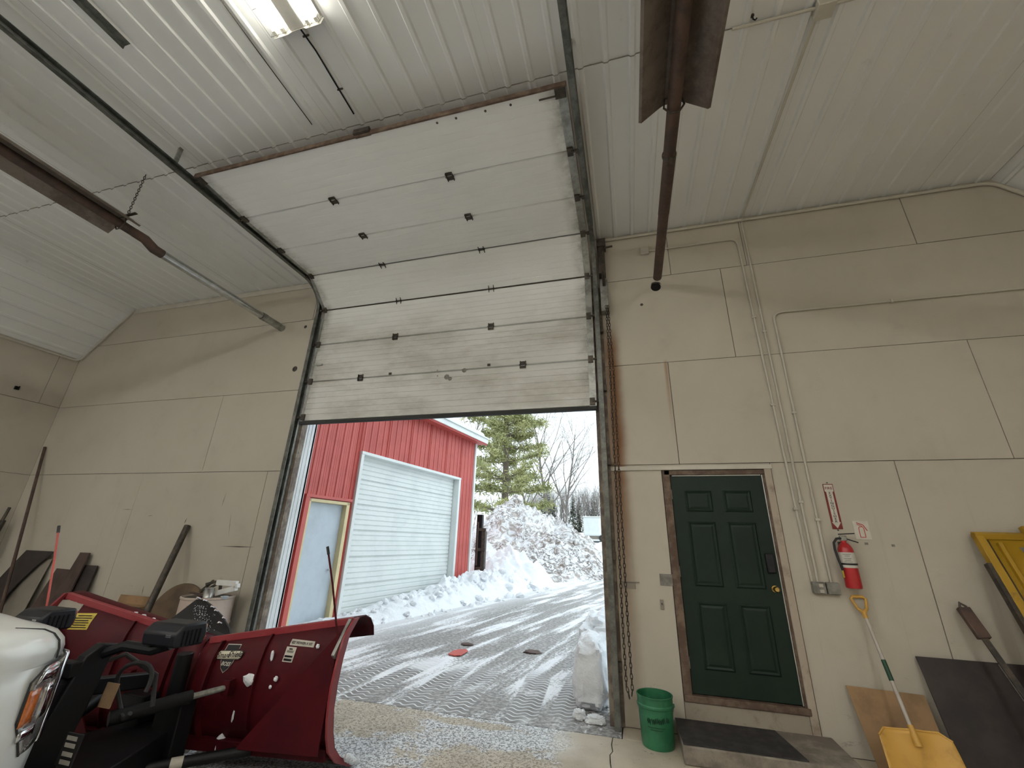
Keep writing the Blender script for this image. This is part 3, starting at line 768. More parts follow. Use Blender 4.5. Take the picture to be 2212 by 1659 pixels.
conduit([(-9.5, -.035, CEIL-.06), (XL+.06, -.035, ZS-.06), (XL+.03, -.5, ZS-.06), (XL+.03, -4.5, ZS-.06)], .016, 'conduit following the sloped corner onto the left wall')
tb = thing('square_junction_box', 'small square beige junction box high beside the flue hole', 'electrical box', (.06, 0, 5.37))
MB().box(.005, .115, -.045, -.003, 5.31, 5.42).build('box', 'conduit', tb, bevel=.01); MB().lathe([(.001, -.05), (.035, -.05), (.037, -.045)], (.06, 0, 5.365), 16, 'y').build('cover', 'conduit', tb)
jb = thing('ceiling_junction_box', 'beige junction box hanging on the ceiling lap joint', 'electrical box', (1.38, -2.37, CEIL))
MB().box(1.32, 1.45, -2.44, -2.32, CEIL-.10, CEIL-.02).build('box', 'conduit', jb, bevel=.008); MB().box(1.325, 1.445, -2.435, -2.325, CEIL-.105, CEIL-.10).build('cover', 'conduit', jb)
conduit([(1.345, -2.34, CEIL-.06), (1.30, -.035, CEIL-.06), (1.297, -.035, CEIL-.105)], .012, 'conduit crossing the ceiling from the box to the wall')
conduit([(1.33, -2.385, CEIL-.045), (.72, -2.385, CEIL-.04)], .012, 'short conduit following the lap joint left of the ceiling box')
conduit([(1.45, -2.385, CEIL-.045), (SR, -2.385, CEIL-.04)], .012, 'conduit following the lap joint right of the ceiling box')

# fire extinguisher sign
EX, EZ, EN = (1,0,0), (0,0,1), (0,-1,0)
sg = thing('extinguisher_sign', 'tall narrow red and white arrow sign reading fire extinguisher', 'sign', (1.57, 0, 1.83))
MB().box(1.527, 1.615, -.006, -.003, 1.815, 2.245).build('board', 'signred', sg)
MB().prism([(1.533, 2.238), (1.609, 2.238), (1.609, 2.175), (1.598, 2.165), (1.598, 1.88), (1.609, 1.88), (1.571, 1.822), (1.533, 1.88), (1.544, 1.88), (1.544, 2.165), (1.533, 2.175)], (0,-.0065,0), EX, EZ, (0,-.0006,0)).build('arrow', 'signw', sg, smooth=False)
text('FIRE', .036, (1.571, -.0072, 2.203), EX, EZ, EN, 'signred', sg, bold=.0006)
for i, chh in enumerate('EXTINGUISHER'):
    text(chh, .0285, (1.571, -.0072, 2.155-.0245*i), (1.25,0,0), EZ, EN, 'ink', sg, bold=.0005)
for zz in (2.258, 1.805): MB().lathe([(.001, -.008), (.006, -.008), (.007, -.003)], (1.571, 0, zz), 8, 'y').build('screw', 'darksteel', sg)
# pictogram sign
pg = thing('pictogram_sign', 'square pale sign with red extinguisher outline', 'sign', (1.77, 0, 1.81))
MB().box(1.703, 1.832, -.006, -.003, 1.725, 1.895).build('board', 'signw', pg, bevel=.002)
def stroke(pts, wd, par, nm='outline', closed=False):
    mb = MB(); pts = pts + ([pts[0]] if closed else [])
    for a, b in zip(pts, pts[1:]):
        mb.bar((a[0], -.0068, a[1]), (b[0], -.0068, b[1]), wd, .0012, (0,1,0))
    mb.build(nm, 'redline', par, smooth=False)
cxp = 1.765
stroke([(cxp-.021, 1.745), (cxp+.021, 1.745), (cxp+.021, 1.825), (cxp+.014, 1.84), (cxp-.014, 1.84), (cxp-.021, 1.825)], .006, pg, closed=True)
stroke([(cxp-.03, 1.878), (cxp-.01, 1.868), (cxp+.02, 1.858), (cxp+.045, 1.805)], .008, pg); stroke([(cxp-.03, 1.862), (cxp, 1.85), (cxp+.012, 1.845)], .006, pg)
for px, py, w_, lb in ((1871, 1174, .028, 'small grey tape patch under the pictogram sign'), (1929, 1178, .026, 'small grey tape patch right of the extinguisher')):
    q = hy(px, py); tag(MB().box(q.x-w_/2, q.x+w_/2, -.0055, -.003, q.z-.012, q.z+.008).build('tape_patch', 'greybox', bevel=.001), lb, 'tape')

# fire extinguisher
fx, fy = 1.56, -.085
fe = thing('fire_extinguisher', 'red fire extinguisher with black hose hanging on the wall', 'fire extinguisher', (fx, fy, 1.30))
MB().lathe([(.001, 1.305), (.05, 1.30), (.061, 1.306), (.063, 1.32), (.063, 1.60), (.060, 1.635), (.048, 1.665), (.030, 1.685), (.022, 1.692), (.022, 1.71), (.001, 1.712)], (fx, fy, 0), 32).build('cylinder', 'redx', fe)
MB().lathe([(.064, 1.475), (.0645, 1.477), (.0645, 1.605), (.064, 1.607)], (fx, fy, 0), 32).build('label_band', 'paper', fe)
MB().lathe([(.0655, 1.498), (.067, 1.50), (.067, 1.512), (.0655, 1.514)], (fx, fy, 0), 32).build('strap', 'ink', fe)
mb = MB()
for k, (zz, l) in enumerate(((1.59, .5), (1.575, .3), (1.555, .45), (1.54, .35), (1.525, .5))):
    pts = [(fx+.0648*math.cos(-PI/2-.35+a), fy+.0648*math.sin(-PI/2-.35+a), zz) for a in [-l+2*l*i/8 for i in range(9)]]
    mb.tube(pts, .0014, 4)
mb.build('label_print', 'ink', fe)
MB().box(fx-.024, fx+.03, fy-.016, fy+.016, 1.705, 1.755).build('valve', 'steel', fe, bevel=.006)
MB().bar((fx-.03, fy, 1.765), (fx+.095, fy-.02, 1.775), .024, .010).build('top_lever', 'blackp', fe, bevel=.002)
MB().bar((fx+.0, fy, 1.735), (fx+.11, fy-.02, 1.695), .022, .009).build('carry_handle', 'blackp', fe, bevel=.002)
MB().tube([(fx-.02, fy-.01, 1.73), (fx-.06, fy-.02, 1.725), (fx-.088, fy-.02, 1.69), (fx-.092, fy-.02, 1.63), (fx-.082, fy-.02, 1.54), (fx-.072, fy-.02, 1.49)], .0105, 10).build('hose', 'rubber', fe)
MB().tube([(fx-.072, fy-.02, 1.49), (fx-.066, fy-.02, 1.44)], [.012, .009], 10).build('nozzle', 'rubber', fe)
MB().box(fx-.078, fx-.066, fy-.03, fy-.02, 1.39, 1.45).build('tag', 'stick', fe)
MB().box(fx-.02, fx+.02, fy+.055, -.003, 1.45, 1.70).build('wall_bracket', 'darksteel', fe, bevel=.003)

# ------------------------------------------------------------------ snow shovel, boards, jack, yellow frame
sv = thing('snow_shovel', 'snow shovel with yellow blade leaning on the wall', 'shovel', (1.62, -.42, 0))
p0 = hy(1868, 1328, -.075); p1 = hy(1972, 1582, -.36)
MB().tube([p0, p1+ (p1-p0).normalized()*.05], .0145, 12).build('shaft', 'shaft', sv)
MB().tube([p0.lerp(p1, .42), p0.lerp(p1, .60)], .017, 12).build('foam_grip', 'print_', sv)
d = (p1-p0).normalized(); sx = Vector((1,0,0)); sx = (sx-d*sx.dot(d)).normalized()
top = p0-d*.15
MB().tube([p0+d*.03, p0-d*.02, p0-d*.05+sx*.035, p0-d*.13+sx*.058, p0-d*.15+sx*.04, p0-d*.15-sx*.04, p0-d*.13-sx*.058, p0-d*.05-sx*.035, p0-d*.02], [.019, .02, .013, .012, .0135, .0135, .012, .013, .018], 10).build('d_grip', 'yellow', sv)
nrm = d.cross(sx).normalized(); nrm = nrm if nrm.y < 0 else -nrm
bt = p1 - d*.015
blen = (bt.z+.0)/(-d.z) - .004
def blade(u, v):
    s_ = (v-.5)*2; wd = .235+.02*u
    tz = blen*u
    crown = .05*math.exp(-(s_/.35)**2)*(1-u)**2*1.2
    roundc = .05*max(0, abs(s_)-.75)/.25*(1-u)**6
    q = bt + d*(tz+roundc) + sx*(s_*wd) + nrm*(-.055*(1-s_*s_)*(1) + .06*(1-u)**2*0 + crown + .10*u*u*0)
    q.z = max(q.z, .005)
    return tuple(q)
MB().grid(blade, 14, 20).build('blade', 'yellow', sv, solid=.005)
MB().tube([bt-d*.03, bt+d*.10], [.02, .024], 12).build('socket', 'yellow', sv)
MB().tube([blade(0, k/16) for k in range(17)], .007, 8).build('blade_rim', 'yellow', sv)

def leaning(name, lb, cat, pts, material, ytop, ybot, th, cat2=None):
    # pts: (x,z) outline, leaning so that z=0 lies at ybot and z=zmax at ytop
    zm = max(p[1] for p in pts); P = []
    for x, z in pts: P.append((x, z))
    ev = Vector((0, (ytop-ybot)/zm, 1)); en = Vector((0, -1, (ytop-ybot)/zm)).normalized()*th
    o = MB().prism(P, (0, ybot, 0), (1,0,0), ev, en).build(name, material, bevel=.002, smooth=False)
    return tag(o, lb, cat)
leaning('cardboard_sheet', 'tan cardboard sheet leaning behind the snow shovel', 'board', [(1.40, 0.), (1.92, 0.), (1.90, .51), (1.34, .525)], 'card', -.03, -.16, .006)
leaning('black_sheet', 'large black sheet leaning on the right wall behind the jack', 'sheet', [(1.955, 0), (3.1, 0), (3.1, .79), (1.91, .79)], 'darkb', -.03, -.2, .012)
jk = thing('farm_jack', 'rusty perforated steel jack bar leaning over the black sheet', 'jack', (2.6, -.5, 0))
a = hy(2072, 1302, -.06); bmid = hy(2212, 1500, -.36); d = (bmid-a).normalized(); L = a.z/(-d.z); b = a+d*(L-.02)
sx = d.cross(Vector((0,1,0))).normalized(); nn = sx.cross(d)
MB().obox(a.lerp(b, .52), d*(L*.46), sx*.022, nn*.007).build('bar', 'darksteel', jk, bevel=.002)
MB().obox(a+d*.16, d*.12, sx*.045, nn*.022).build('head_casting', 'rtube', jk, bevel=.008)
MB().tube([a, a+d*.03+sx*.028, a+d*.085+sx*.024, a+d*.09, a+d*.085-sx*.02, a+d*.03-sx*.014], .010, 8, closed=True).build('hook', 'darksteel', jk)
for k in range(14):
    c = a+d*(.30+.055*k); MB().obox(c+nn*.0075, d*.017, sx*.010, nn*.0012).build('bar_hole', 'greyb' if k < 9 else 'hole', jk)
MB().tube([a+d*.45+nn*.03, b+nn*.03-d*.1], .014, 8).build('lever', 'steel', jk)
MB().obox(b+Vector((0,0,.006)), (.07,0,0), (0,.05,0), (0,0,.008)).build('foot_plate', 'darksteel', jk)

yf = thing('yellow_steel_frame', 'worn yellow steel frame panel leaning at the right edge', 'frame', (3.0, -.7, 0))
def yp(x, z, out=0.):  # leaning plane
    return Vector((x, -.075-.62*(1.80-z)/1.80-out, z))
def ybar(xa, za, xb, zb, w_, th, nm, o=0.):
    MB().bar(yp(xa, za, o), yp(xb, zb, o), w_, th, (0, -1, -.34)).build(nm, 'yellowm', yf, bevel=.004)
ybar(2.60, .02, 2.60, 1.80, .06, .06, 'side_channel'); ybar(3.62, .02, 3.62, 1.80, .06, .06, 'side_channel')
ybar(2.57, 1.78, 3.65, 1.78, .05, .06, 'top_channel'); ybar(2.57, .05, 3.65, .05, .05, .06, 'bottom_channel')
MB().add([yp(2.66, .08), yp(3.6, .08), yp(3.6, 1.75), yp(2.66, 1.75)], [(0,1,2,3)]).build('face_sheet', 'yellowm', yf, solid=.004)
ybar(2.71, .08, 2.71, 1.72, .03, .05, 'inner_rib', .01); ybar(2.95, .08, 2.95, 1.86, .05, .05, 'lug_bar', .02)
MB().add([yp(2.86, 1.58, .006), yp(2.94, 1.58, .006), yp(2.94, 1.69, .006), yp(2.84, 1.69, .006)], [(0,1,2,3)]).build('worn_plate', 'greybox', yf)
MB().bar(yp(2.555, .06), yp(2.555, 1.55), .03, .05, (0,-1,-.34)).build('shade_strip', 'darksteel', yf)  # dark bar standing in for the shading beside the frame

# ------------------------------------------------------------------ left side clutter
def rodobj(name, lb, cat, p0px, y0, p1px, y1, r, material, n=10, ext=True):
    a = hy(*p0px, y0); b = hy(*p1px, y1); d = (b-a).normalized()
    if ext: b = a+d*((a.z-r-.002)/(-d.z))
    return tag(MB().tube([a, b], r, n).build(name, material), lb, cat)
rodobj('steel_pipe', 'thick dark steel pipe leaning left of the barrel', 'pipe', (405, 1136), -.05, (322, 1310), -.42, .042, 'darksteel', 14)
rodobj('corner_rod', 'long thin rusty rod leaning in the left corner', 'rod', (97, 966), -.03, (36, 1190), -.20, .022, 'rtube', 8)
pb = thing('pry_tool', 'dark rusty tool bar leaning at the far left edge', 'tool', (-10.3, -.4, 0))
a = hy(21, 1096, -.14); b = Vector((a.x+.12, -.38, .02)); d = (b-a).normalized()
MB().tube([a, a.lerp(b, .3), b], [.02, .026, .03], 10).build('bar', 'darksteel', pb)
MB().bar(a.lerp(b, .11), a.lerp(b, .36), .13, .05, (0,1,.2)).build('head', 'darksteel', pb, bevel=.01)
MB().bar(a.lerp(b, .38), a.lerp(b, .95), .17, .05, (0,1,.2)).build('blade', 'rtube', pb, bevel=.01)
leaning('dark_sheet', 'wide dark brown sheet with curved edge leaning at the far left', 'panel', [(-10.3, 0), (-9.75, 0), (-9.6, .45), (-9.45, .8), (-9.28, 1.05), (-9.08, 1.24), (-9.10, 1.265), (-9.72, 1.265), (-9.86, 1.0)], 'darkb', -.06, -.30, .012)
leaning('grey_board', 'greyed pale board behind the curved dark sheet', 'board', [(-9.75, 0), (-9.1, 0), (-9.12, 1.15), (-9.6, 1.15)], 'greyb', -.03, -.20, .012)
leaning('brown_plank', 'tall narrow brown plank among the leaning boards', 'board', [(-8.62, 0), (-8.25, 0), (-8.30, 1.27), (-8.50, 1.27)], 'brownb', -.05, -.25, .022)
leaning('brown_board', 'low wide brown board left of the tall plank', 'board', [(-9.05, 0), (-8.35, 0), (-8.36, 1.02), (-8.92, 1.03)], 'brownb', -.03, -.20, .018)
leaning('brown_offcut', 'short brown offcut right of the tall plank', 'board', [(-8.33, 0), (-8.0, 0), (-8.08, 1.10), (-8.34, 1.10)], 'darkb', -.03, -.20, .018)
cb = thing('cardboard_box', 'open tan cardboard box behind the left plow wing', 'box', (-7.0, -.32, 0))
MB().box(-7.38, -6.73, -.56, -.08, 0, .66).build('box', 'card', cb, bevel=.004)
MB().obox((-7.055, -.09, .70), (.32,0,0), (0,.004,0), (0,.01,.06)).build('flap', 'card', cb)
tag(MB().box(-7.22, -6.62, -.98, -.62, 0, .56).build('dark_crate', 'brownb', bevel=.01), 'dark brown crate in front of the cardboard box', 'crate')
dk = thing('wooden_disc', 'round brown wooden disc standing against the wall', 'disc', (-6.22, -.1, 0))
MB().lathe([(.001, -.018), (.475, -.018), (.48, -.012), (.48, .012), (.475, .018), (.001, .018)], (0,0,0), 48, 'y').build('disc', 'disc', dk)
for o in dk.children:
    o.matrix_parent_inverse = Matrix.Identity(4); o.location = (0, -.05, .485); o.rotation_euler = (R(-9), 0, 0)
ty = thing('tire', 'black rubber tire standing between disc and barrel', 'tire', (-6.17, -.84, 0))
prof = [(.20, -.085), (.24, -.10), (.33, -.105), (.375, -.09), (.385, -.05), (.388, 0), (.385, .05), (.375, .09), (.33, .105), (.24, .10), (.20, .085)]
o = MB().lathe(prof, (0,0,0), 36, 'y').build('tread_and_walls', 'rubber', ty); o.matrix_parent_inverse = Matrix.Identity(4); o.location = (0, 0, .387); o.rotation_euler = (R(-8), 0, R(20))
# barrel and the things on it
BX, BY = -5.50, -.36
br = thing('steel_barrel', 'worn pale steel barrel beside the left track', 'barrel', (BX, BY, 0))
rb = .285
MB().lathe([(.001, .0), (rb, .0), (rb+.008, .012), (rb, .03), (rb, .27), (rb+.012, .29), (rb, .31), (rb, .56), (rb+.012, .58), (rb, .60), (rb, .85), (rb+.009, .862), (rb+.009, .878), (rb-.004, .882), (rb-.01, .86), (.001, .855)], (BX, BY, 0), 40).build('drum', 'barrel', br)
MB().lathe([(.001, .856), (rb-.012, .857), (rb-.014, .862), (.001, .862)], (BX, BY, 0), 32).build('lid', 'darksteel', br)
wfm = thing('white_bracket', 'bent white metal bracket lying on the barrel', 'bracket', (BX+.12, BY, .87))
z_ = .90
A = [hy(*q, BY+.02) for q in ((470, 1258), (512, 1261), (511, 1270), (467, 1282))]
for i, (p, q) in enumerate(zip(A, A[1:])): MB().bar(p, q, .06, .045, (0,1,0)).build('channel', 'whitep', wfm, bevel=.004)
MB().bar(A[0]+Vector((0,.05,-.02)), A[3]+Vector((0,.05,0)), .02, .03, (0,1,0)).build('inner_strap', 'darksteel', wfm)
q = hy(452, 1277, BY-.06)
cn = thing('tin_can', 'shiny tin can on the barrel under the white bracket', 'can', (q.x, BY-.06, .882))
MB().lathe([(.001, .864), (.055, .864), (.057, .870), (.055, .874), (.055, .965), (.057, .970), (.053, .972), (.05, .90), (.001, .90)], (q.x, BY-.06, 0), 24).build('can', 'tin', cn)
jt = thing('scrap_iron', 'dark scrap iron bars heaped on the barrel behind the can', 'scrap metal', (BX-.08, BY+.08, .87))
for p_, q_ in (((432, 1279), (462, 1254)), ((445, 1262), (470, 1256)), ((450, 1272), (468, 1262)), ((440, 1276), (455, 1258)), ((470, 1282), (495, 1278))):
    MB().bar(hy(*p_, BY+.06), hy(*q_, BY+.10), .03, .03).build('iron_bar', 'darksteel', jt, bevel=.004)
MB().bar(hy(412, 1280, BY-.05), hy(442, 1286, BY-.02), .05, .012).build('wood_sliver', 'brownb', jt)
q = hy(487, 1281, BY-.04)
tag(MB().lathe([(.001, .863), (.03, .863), (.045, .89), (.042, .892), (.001, .87)], (q.x, BY-.04, 0), 8).build('blue_cup', 'mdoor'), 'small pale blue cup on the barrel', 'cup')

# ------------------------------------------------------------------ radiant tube heaters
def heater(name, lb, xc, zc, y_end, y_ref, y_back, shiny, zr):
    h = thing(name, lb, 'heater', (xc, y_ref, zc))
    if not shiny:
        MB().tube([(xc, y_end, zc), (xc, -1.35, zc)], .052, 20, cap=False).build('flue_pipe', 'rtube', h)
        MB().tube([(xc, -1.33, zc), (xc+.005, -2.02, zc+.01)], .055, 20).build('flue_sleeve', 'rtube', h)
        MB().tube([(xc, y_end-.02, zc), (xc, y_end-.019, zc)], .05, 20).build('flue_bore', 'hole', h)
        MB().tube([(xc, -2.0, zc+.01), (xc, y_back, zc+.01)], .052, 20).build('burner_tube', 'rtube', h)
        MB().box(xc-.02, xc+.02, -2.06, -2.0, zc-.066, zc-.04).lathe([(.058, -2.05), (.062, -2.03), (.058, -2.01)], (xc, 0, zc+.01), 20, 'y').build('clamp', 'darksteel', h)
    else:
        MB().tube([(xc, -.0, zc), (xc, -.42, zc)], .058, 20).build('wall_sleeve', 'steel', h)
        MB().lathe([(.060, -.44), (.064, -.42), (.064, -.36), (.060, -.34)], (xc, 0, zc), 20, 'y').build('collar', 'steel', h)
        MB().tube([(xc, -.4, zc), (xc, -2.02, zc)], .052, 20).build('flue_pipe', 'galv', h)
        MB().tube([(xc, -1.98, zc), (xc, -2.08, zc), (xc, -2.2, zc+.05), (xc, -2.32, zc+.05)], [.056, .058, .056, .054], 20).build('offset_elbow', 'rtube', h)
        MB().tube([(xc, -2.3, zc+.05), (xc, y_back, zc+.05)], .052, 20).build('burner_tube', 'rtube', h)
    # reflector: folded sheet above the tube
    z0 = zc+(.05 if shiny else .01)
    pr = [(-.265, z0-.035), (-.245, z0-.045), (-.10, z0+.075), (-.06, z0+.10), (.06, z0+.10), (.10, z0+.075), (.245, z0-.045), (.265, z0-.035)]
    vs = [(xc+u, y, z) for y in (y_ref, y_back) for u, z in pr]; k = len(pr)
    MB().add(vs, [(i, i+1, k+i+1, k+i) for i in range(k-1)]).build('reflector', 'reflect', h, solid=.004, smooth=False)
    # bracket and hanging chains
    for yy in (y_ref-.05, y_ref-3.2):
        MB().bar((xc-.2, yy, z0+.11), (xc+.2, yy, z0+.11), .03, .012).build('bracket', 'darksteel', h)
        MB().tube([(xc+.03, yy, z0-.07), (xc-.03, yy, z0-.07), (xc-.075, yy, z0), (xc-.06, yy, z0+.1), (xc+.06, yy, z0+.1), (xc+.075, yy, z0)], .008, 6, closed=True).build('tube_hanger', 'darksteel', h)
        if yy > -4:
            chain([(xc+(.06 if shiny else 0), yy, z0+.11), (xc+(-.02 if shiny else 0), yy+.04, CEIL-.01)], .036, .010, .004, 'hanger_chain', h)
    return h
heater('tube_heater', 'rusty radiant tube heater with open reflector right of the track', .165, 4.80, -.20, -2.43, -8.0, False, 0)
heater('tube_heater', 'rusty radiant tube heater with shiny flue pipe into the left wall', -5.80, 4.85, 0, -2.42, -8.0, True, 0)

q = hx(37, 838, XL+.02)
hk = thing('wall_hook', 'small black hook high on the left side wall', 'hook', tuple(q))
MB().box(XL+.002, XL+.03, q.y-.03, q.y+.03, q.z-.03, q.z+.03).build('plate', 'black', hk, bevel=.004); MB().tube([(XL+.03, q.y, q.z), (XL+.07, q.y, q.z-.01), (XL+.075, q.y, q.z+.03)], .008, 6).build('hook', 'black', hk)
q = hz(1626, 38, CEIL-.03)
hk = thing('ceiling_hook', 'small black hook hanging beside the ceiling junction box', 'hook', tuple(q))
MB().tube([(q.x, q.y, CEIL-.002), (q.x, q.y, CEIL-.05), (q.x+.012, q.y, CEIL-.068), (q.x+.026, q.y, CEIL-.05)], .006, 6).build('hook', 'black', hk)
MB().lathe([(.001, -.004), (.016, -.004), (.016, .002)], (q.x, q.y, CEIL-.004), 10).build('washer', 'darksteel', hk)

# ------------------------------------------------------------------ fluorescent fixtures
def fixture(x, y, lb, tubes='tube'):
    f = thing('ceiling_light', lb, 'light', (x, y, CEIL-.02), group='fluorescent ceiling lights')
    L = 2.44
    MB().box(x-.07, x+.07, y-L, y, CEIL-.10, CEIL-.022).build('ballast_channel', 'fixt', f, bevel=.006)
    for sg_ in (-1, 1):
        pr = [(sg_*.07, -.05), (sg_*.10, -.045), (sg_*.22, -.05), (sg_*.225, -.055)]
        vs = [(x+u, yy, CEIL+v) for yy in (y, y-L) for u, v in pr]
        MB().add(vs, [(i, i+1, 4+i+1, 4+i) for i in range(3)]).build('wing', 'fixt', f, solid=.003, smooth=False)
    for yy in (y+.003, y-L-.003): MB().prism([(-.245, -.05), (-.235, -.128), (-.09, -.128), (-.06, -.105), (.06, -.105), (.09, -.128), (.235, -.128), (.245, -.05), (.07, -.022), (-.07, -.022)], (x, yy-.002, CEIL), (1,0,0), (0,0,1), (0, .004, 0)).build('end_plate', 'fixt', f, smooth=False)
    for u in (-.205, -.125, .125, .205):
        MB().tube([(x+u, y-.05, CEIL-.092), (x+u, y-L+.05, CEIL-.092)], .019, 12).build('tube', tubes, f)
        for yy in (y-.025, y-L+.025): MB().box(x+u-.016, x+u+.016, yy-.02, yy+.02, CEIL-.115, CEIL-.055).build('lamp_holder', 'fixt', f, bevel=.004)
    mb = MB()
    for u in (-.245, -.165, -.09, .09, .165, .245):
        mb.tube([(x+u, y-.005, CEIL-.07), (x+u, y-.02, CEIL-.135), (x+u, y-L+.02, CEIL-.135), (x+u, y-L+.005, CEIL-.07)], .0022, 4)
    k = 0
    while k*.20 < L:
        yy = y-.02-k*.20
        for s0, s1 in ((-.245, -.09), (.09, .245)): mb.tube([(x+s0, yy, CEIL-.07), (x+s0, yy, CEIL-.135), (x+s1, yy, CEIL-.135), (x+s1, yy, CEIL-.07)], .0022, 4)
        k += 1
    mb.build('wire_guard', 'steel', f)
fixture(-2.81, -3.31, 'fluorescent ceiling light with wire guard above the raised door', 'oldtube')
for x, y in ((-2.81, -6.3), (-2.81, -9.3), (1.7, -5.9), (2.2, -8.9), (-8.2, -6.6), (-8.2, -9.6)):  # unseen fixtures added to brighten the interior
    fixture(x, y, 'added fluorescent ceiling light out of view further back in the bay')
# cable, black angle iron, second seam wire
cbl = thing('ceiling_cable', 'thin black cable from the ceiling light to the raised door', 'cable', (-2.8, -2.8, CEIL-.03))
MB().tube([(-2.81, -3.3, CEIL-.06), (-2.815, -3.1, CEIL-.03), (-2.83, -2.8, CEIL-.028), (-2.84, -2.5, CEIL-.03)], .008, 6).build('cord', 'black', cbl)
for yy in (-3.22, -2.75): MB().box(-2.85, -2.79, yy-.006, yy+.006, CEIL-.034, CEIL-.02).build('clip', 'darksteel', cbl)
tag(MB().tube([(-3.31, -3.9, CEIL-.024), (-3.335, -3.25, CEIL-.022), (-3.35, -2.5, CEIL-.024)], .005, 6).build('ceiling_wire', 'darksteel'), 'thin dark wire along a ceiling rib left of the light', 'wire')
ai = thing('angle_iron', 'short dark angle iron strip under the ceiling at top left', 'angle iron', (-4.4, -4, CEIL-.05))
MB().box(-4.46, -4.39, -5.4, -3.56, CEIL-.046, CEIL-.040).box(-4.462, -4.456, -5.4, -3.56, CEIL-.085, CEIL-.040).build('angle', 'track', ai)
for yy in (-3.8, -4.6): MB().box(-4.44, -4.41, yy-.02, yy+.02, CEIL-.042, CEIL-.01).build('spacer', 'darksteel', ai)

# ------------------------------------------------------------------ snow plow
pw = thing('snow_plow', 'dark red v-blade snow plow on black frame before the truck', 'snow plow', (-3.78, -1.9, 0))
PC = Vector((-3.78, -1.88, 0))
PROF = [(.34, .0), (.22, .055), (.13, .12), (.055, .20), (.01, .31), (-.02, .45), (-.02, .60), (.0, .75), (.035, .88), (.085, .97), (.14, 1.0), (.22, 1.0), (.30, .965), (.355, .90), (.375, .83)]
def pf(zf):
    P = PROF[:11]
    for (a, b), (c, d) in zip(P, P[1:]):
        if b <= zf <= d: return a+(c-a)*(zf-b)/(d-b)
    return P[-1][0]
class Wing:
    def __init__(s, end, h0, h1, zb):
        s.e = Vector((*end, 0)); s.d = s.e-PC; s.L = s.d.length; s.d.normalize()
        s.n = Vector((-s.d.y, s.d.x, 0)); s.n = s.n if s.n.y > 0 else -s.n
        s.h0, s.h1, s.zb = h0, h1, zb
    def H(s, u): return s.h0+(s.h1-s.h0)*u
    def S(s, u, zf, off=0., f=None):
        f = pf(zf) if f is None else f
        return PC+s.d*(s.L*u)+s.n*(f*(.9+.25*u)-off)+Vector((0, 0, s.zb+zf*(s.H(u)-s.zb)))
    def back(s, u, z, off=.0):        # point on the back at height z
        zf = (z-s.zb)/(s.H(u)-s.zb); return s.S(u, max(0, min(1, zf)), off)
    def locate(s, px, py):
        d = ray(px, py); p0 = PC-s.n*.0
        for _ in range(8):
            t = (p0-cam_pos).dot(s.n)/d.dot(s.n); q = cam_pos+d*t
            u = (q-PC).dot(s.d)/s.L; zf = (q.z-s.zb)/(s.H(u)-s.zb); p0 = s.S(u, max(0, min(1, zf)))
        return u, q.z
def wing(W, sg_, flip):
    par = thing
    n = 16
    vs = [W.S(i/n, z, 0, f) for i in range(n+1) for f, z in PROF]; k = len(PROF)
    fs = [(i*k+j, (i+1)*k+j, (i+1)*k+j+1, i*k+j+1) for i in range(n) for j in range(k-1)]
    wg = MB().add(vs, fs).build('moldboard', 'plow', pw, solid=.008)
    def rib(u, depth, th, nm, material, z0=.03, z1=.97):
        zz = [z0+(z1-z0)*i/10 for i in range(11)]
        a = [W.S(u, z, .004) for z in zz]; b = [W.S(u, z, depth) for z in zz]
        A = [p-W.d*th/2 for p in a]+[p-W.d*th/2 for p in b]; B = [p+W.d*th/2 for p in a]+[p+W.d*th/2 for p in b]; m_ = 11
        fs = []
        for i in range(m_-1):
            fs += [(i, i+1, m_+i+1, m_+i), (2*m_+i+1, 2*m_+i, 3*m_+i, 3*m_+i+1), (m_+i, m_+i+1, 3*m_+i+1, 3*m_+i)]
        fs += [(0, m_, 3*m_, 2*m_), (m_-1, 3*m_-1, 4*m_-1, 2*m_-1)]
        MB().add(A+B, fs).build(nm, material, wg, smooth=False)
    rib(.47, .035, .012, 'stiffener_rib', 'plow'); rib(.14, .05, .014, 'stiffener_rib', 'plow')
    rib(.995, .075, .016, 'end_plate', 'plowl', .0, 1.0)
    # top rail and lower rail
    for j in range(8):
        ua, ub = .02+.96*j/8, .02+.96*(j+1)/8
    MB().bar(W.S(.02, .985, .02), W.S(.98, .985, .02), .05, .042, W.n).build('top_rail', 'plowl', wg, bevel=.005)
    MB().bar(W.S(.05, .17, .05), W.S(.97, .17, .05), .075, .07, W.n).build('lower_rail', 'plow', wg, bevel=.006)
    MB().bar(W.S(.0, .03, .01), W.S(1.0, .03, .01), .018, .06, W.n).build('cutting_edge', 'darksteel', wg)
    # diagonal gusset plate
    a, b, c_ = W.S(.965, .93, .085), W.S(.46, .20, .125), W.S(.965, .20, .125)
    nb = W.n*.012
    MB().add([a, b, c_, a-nb, b-nb, c_-nb], [(0,1,2), (5,4,3), (0,3,4,1), (1,4,5,2), (2,5,3,0)]).build('gusset_plate', 'plow', wg, smooth=False)
    return wg
WR = Wing((-2.50, -1.80), .80, 1.02, .012); WL = Wing((-5.02, -2.24), .80, 1.105, .012)
gr = wing(WR, 1, 1); gl = wing(WL, -1, 1)
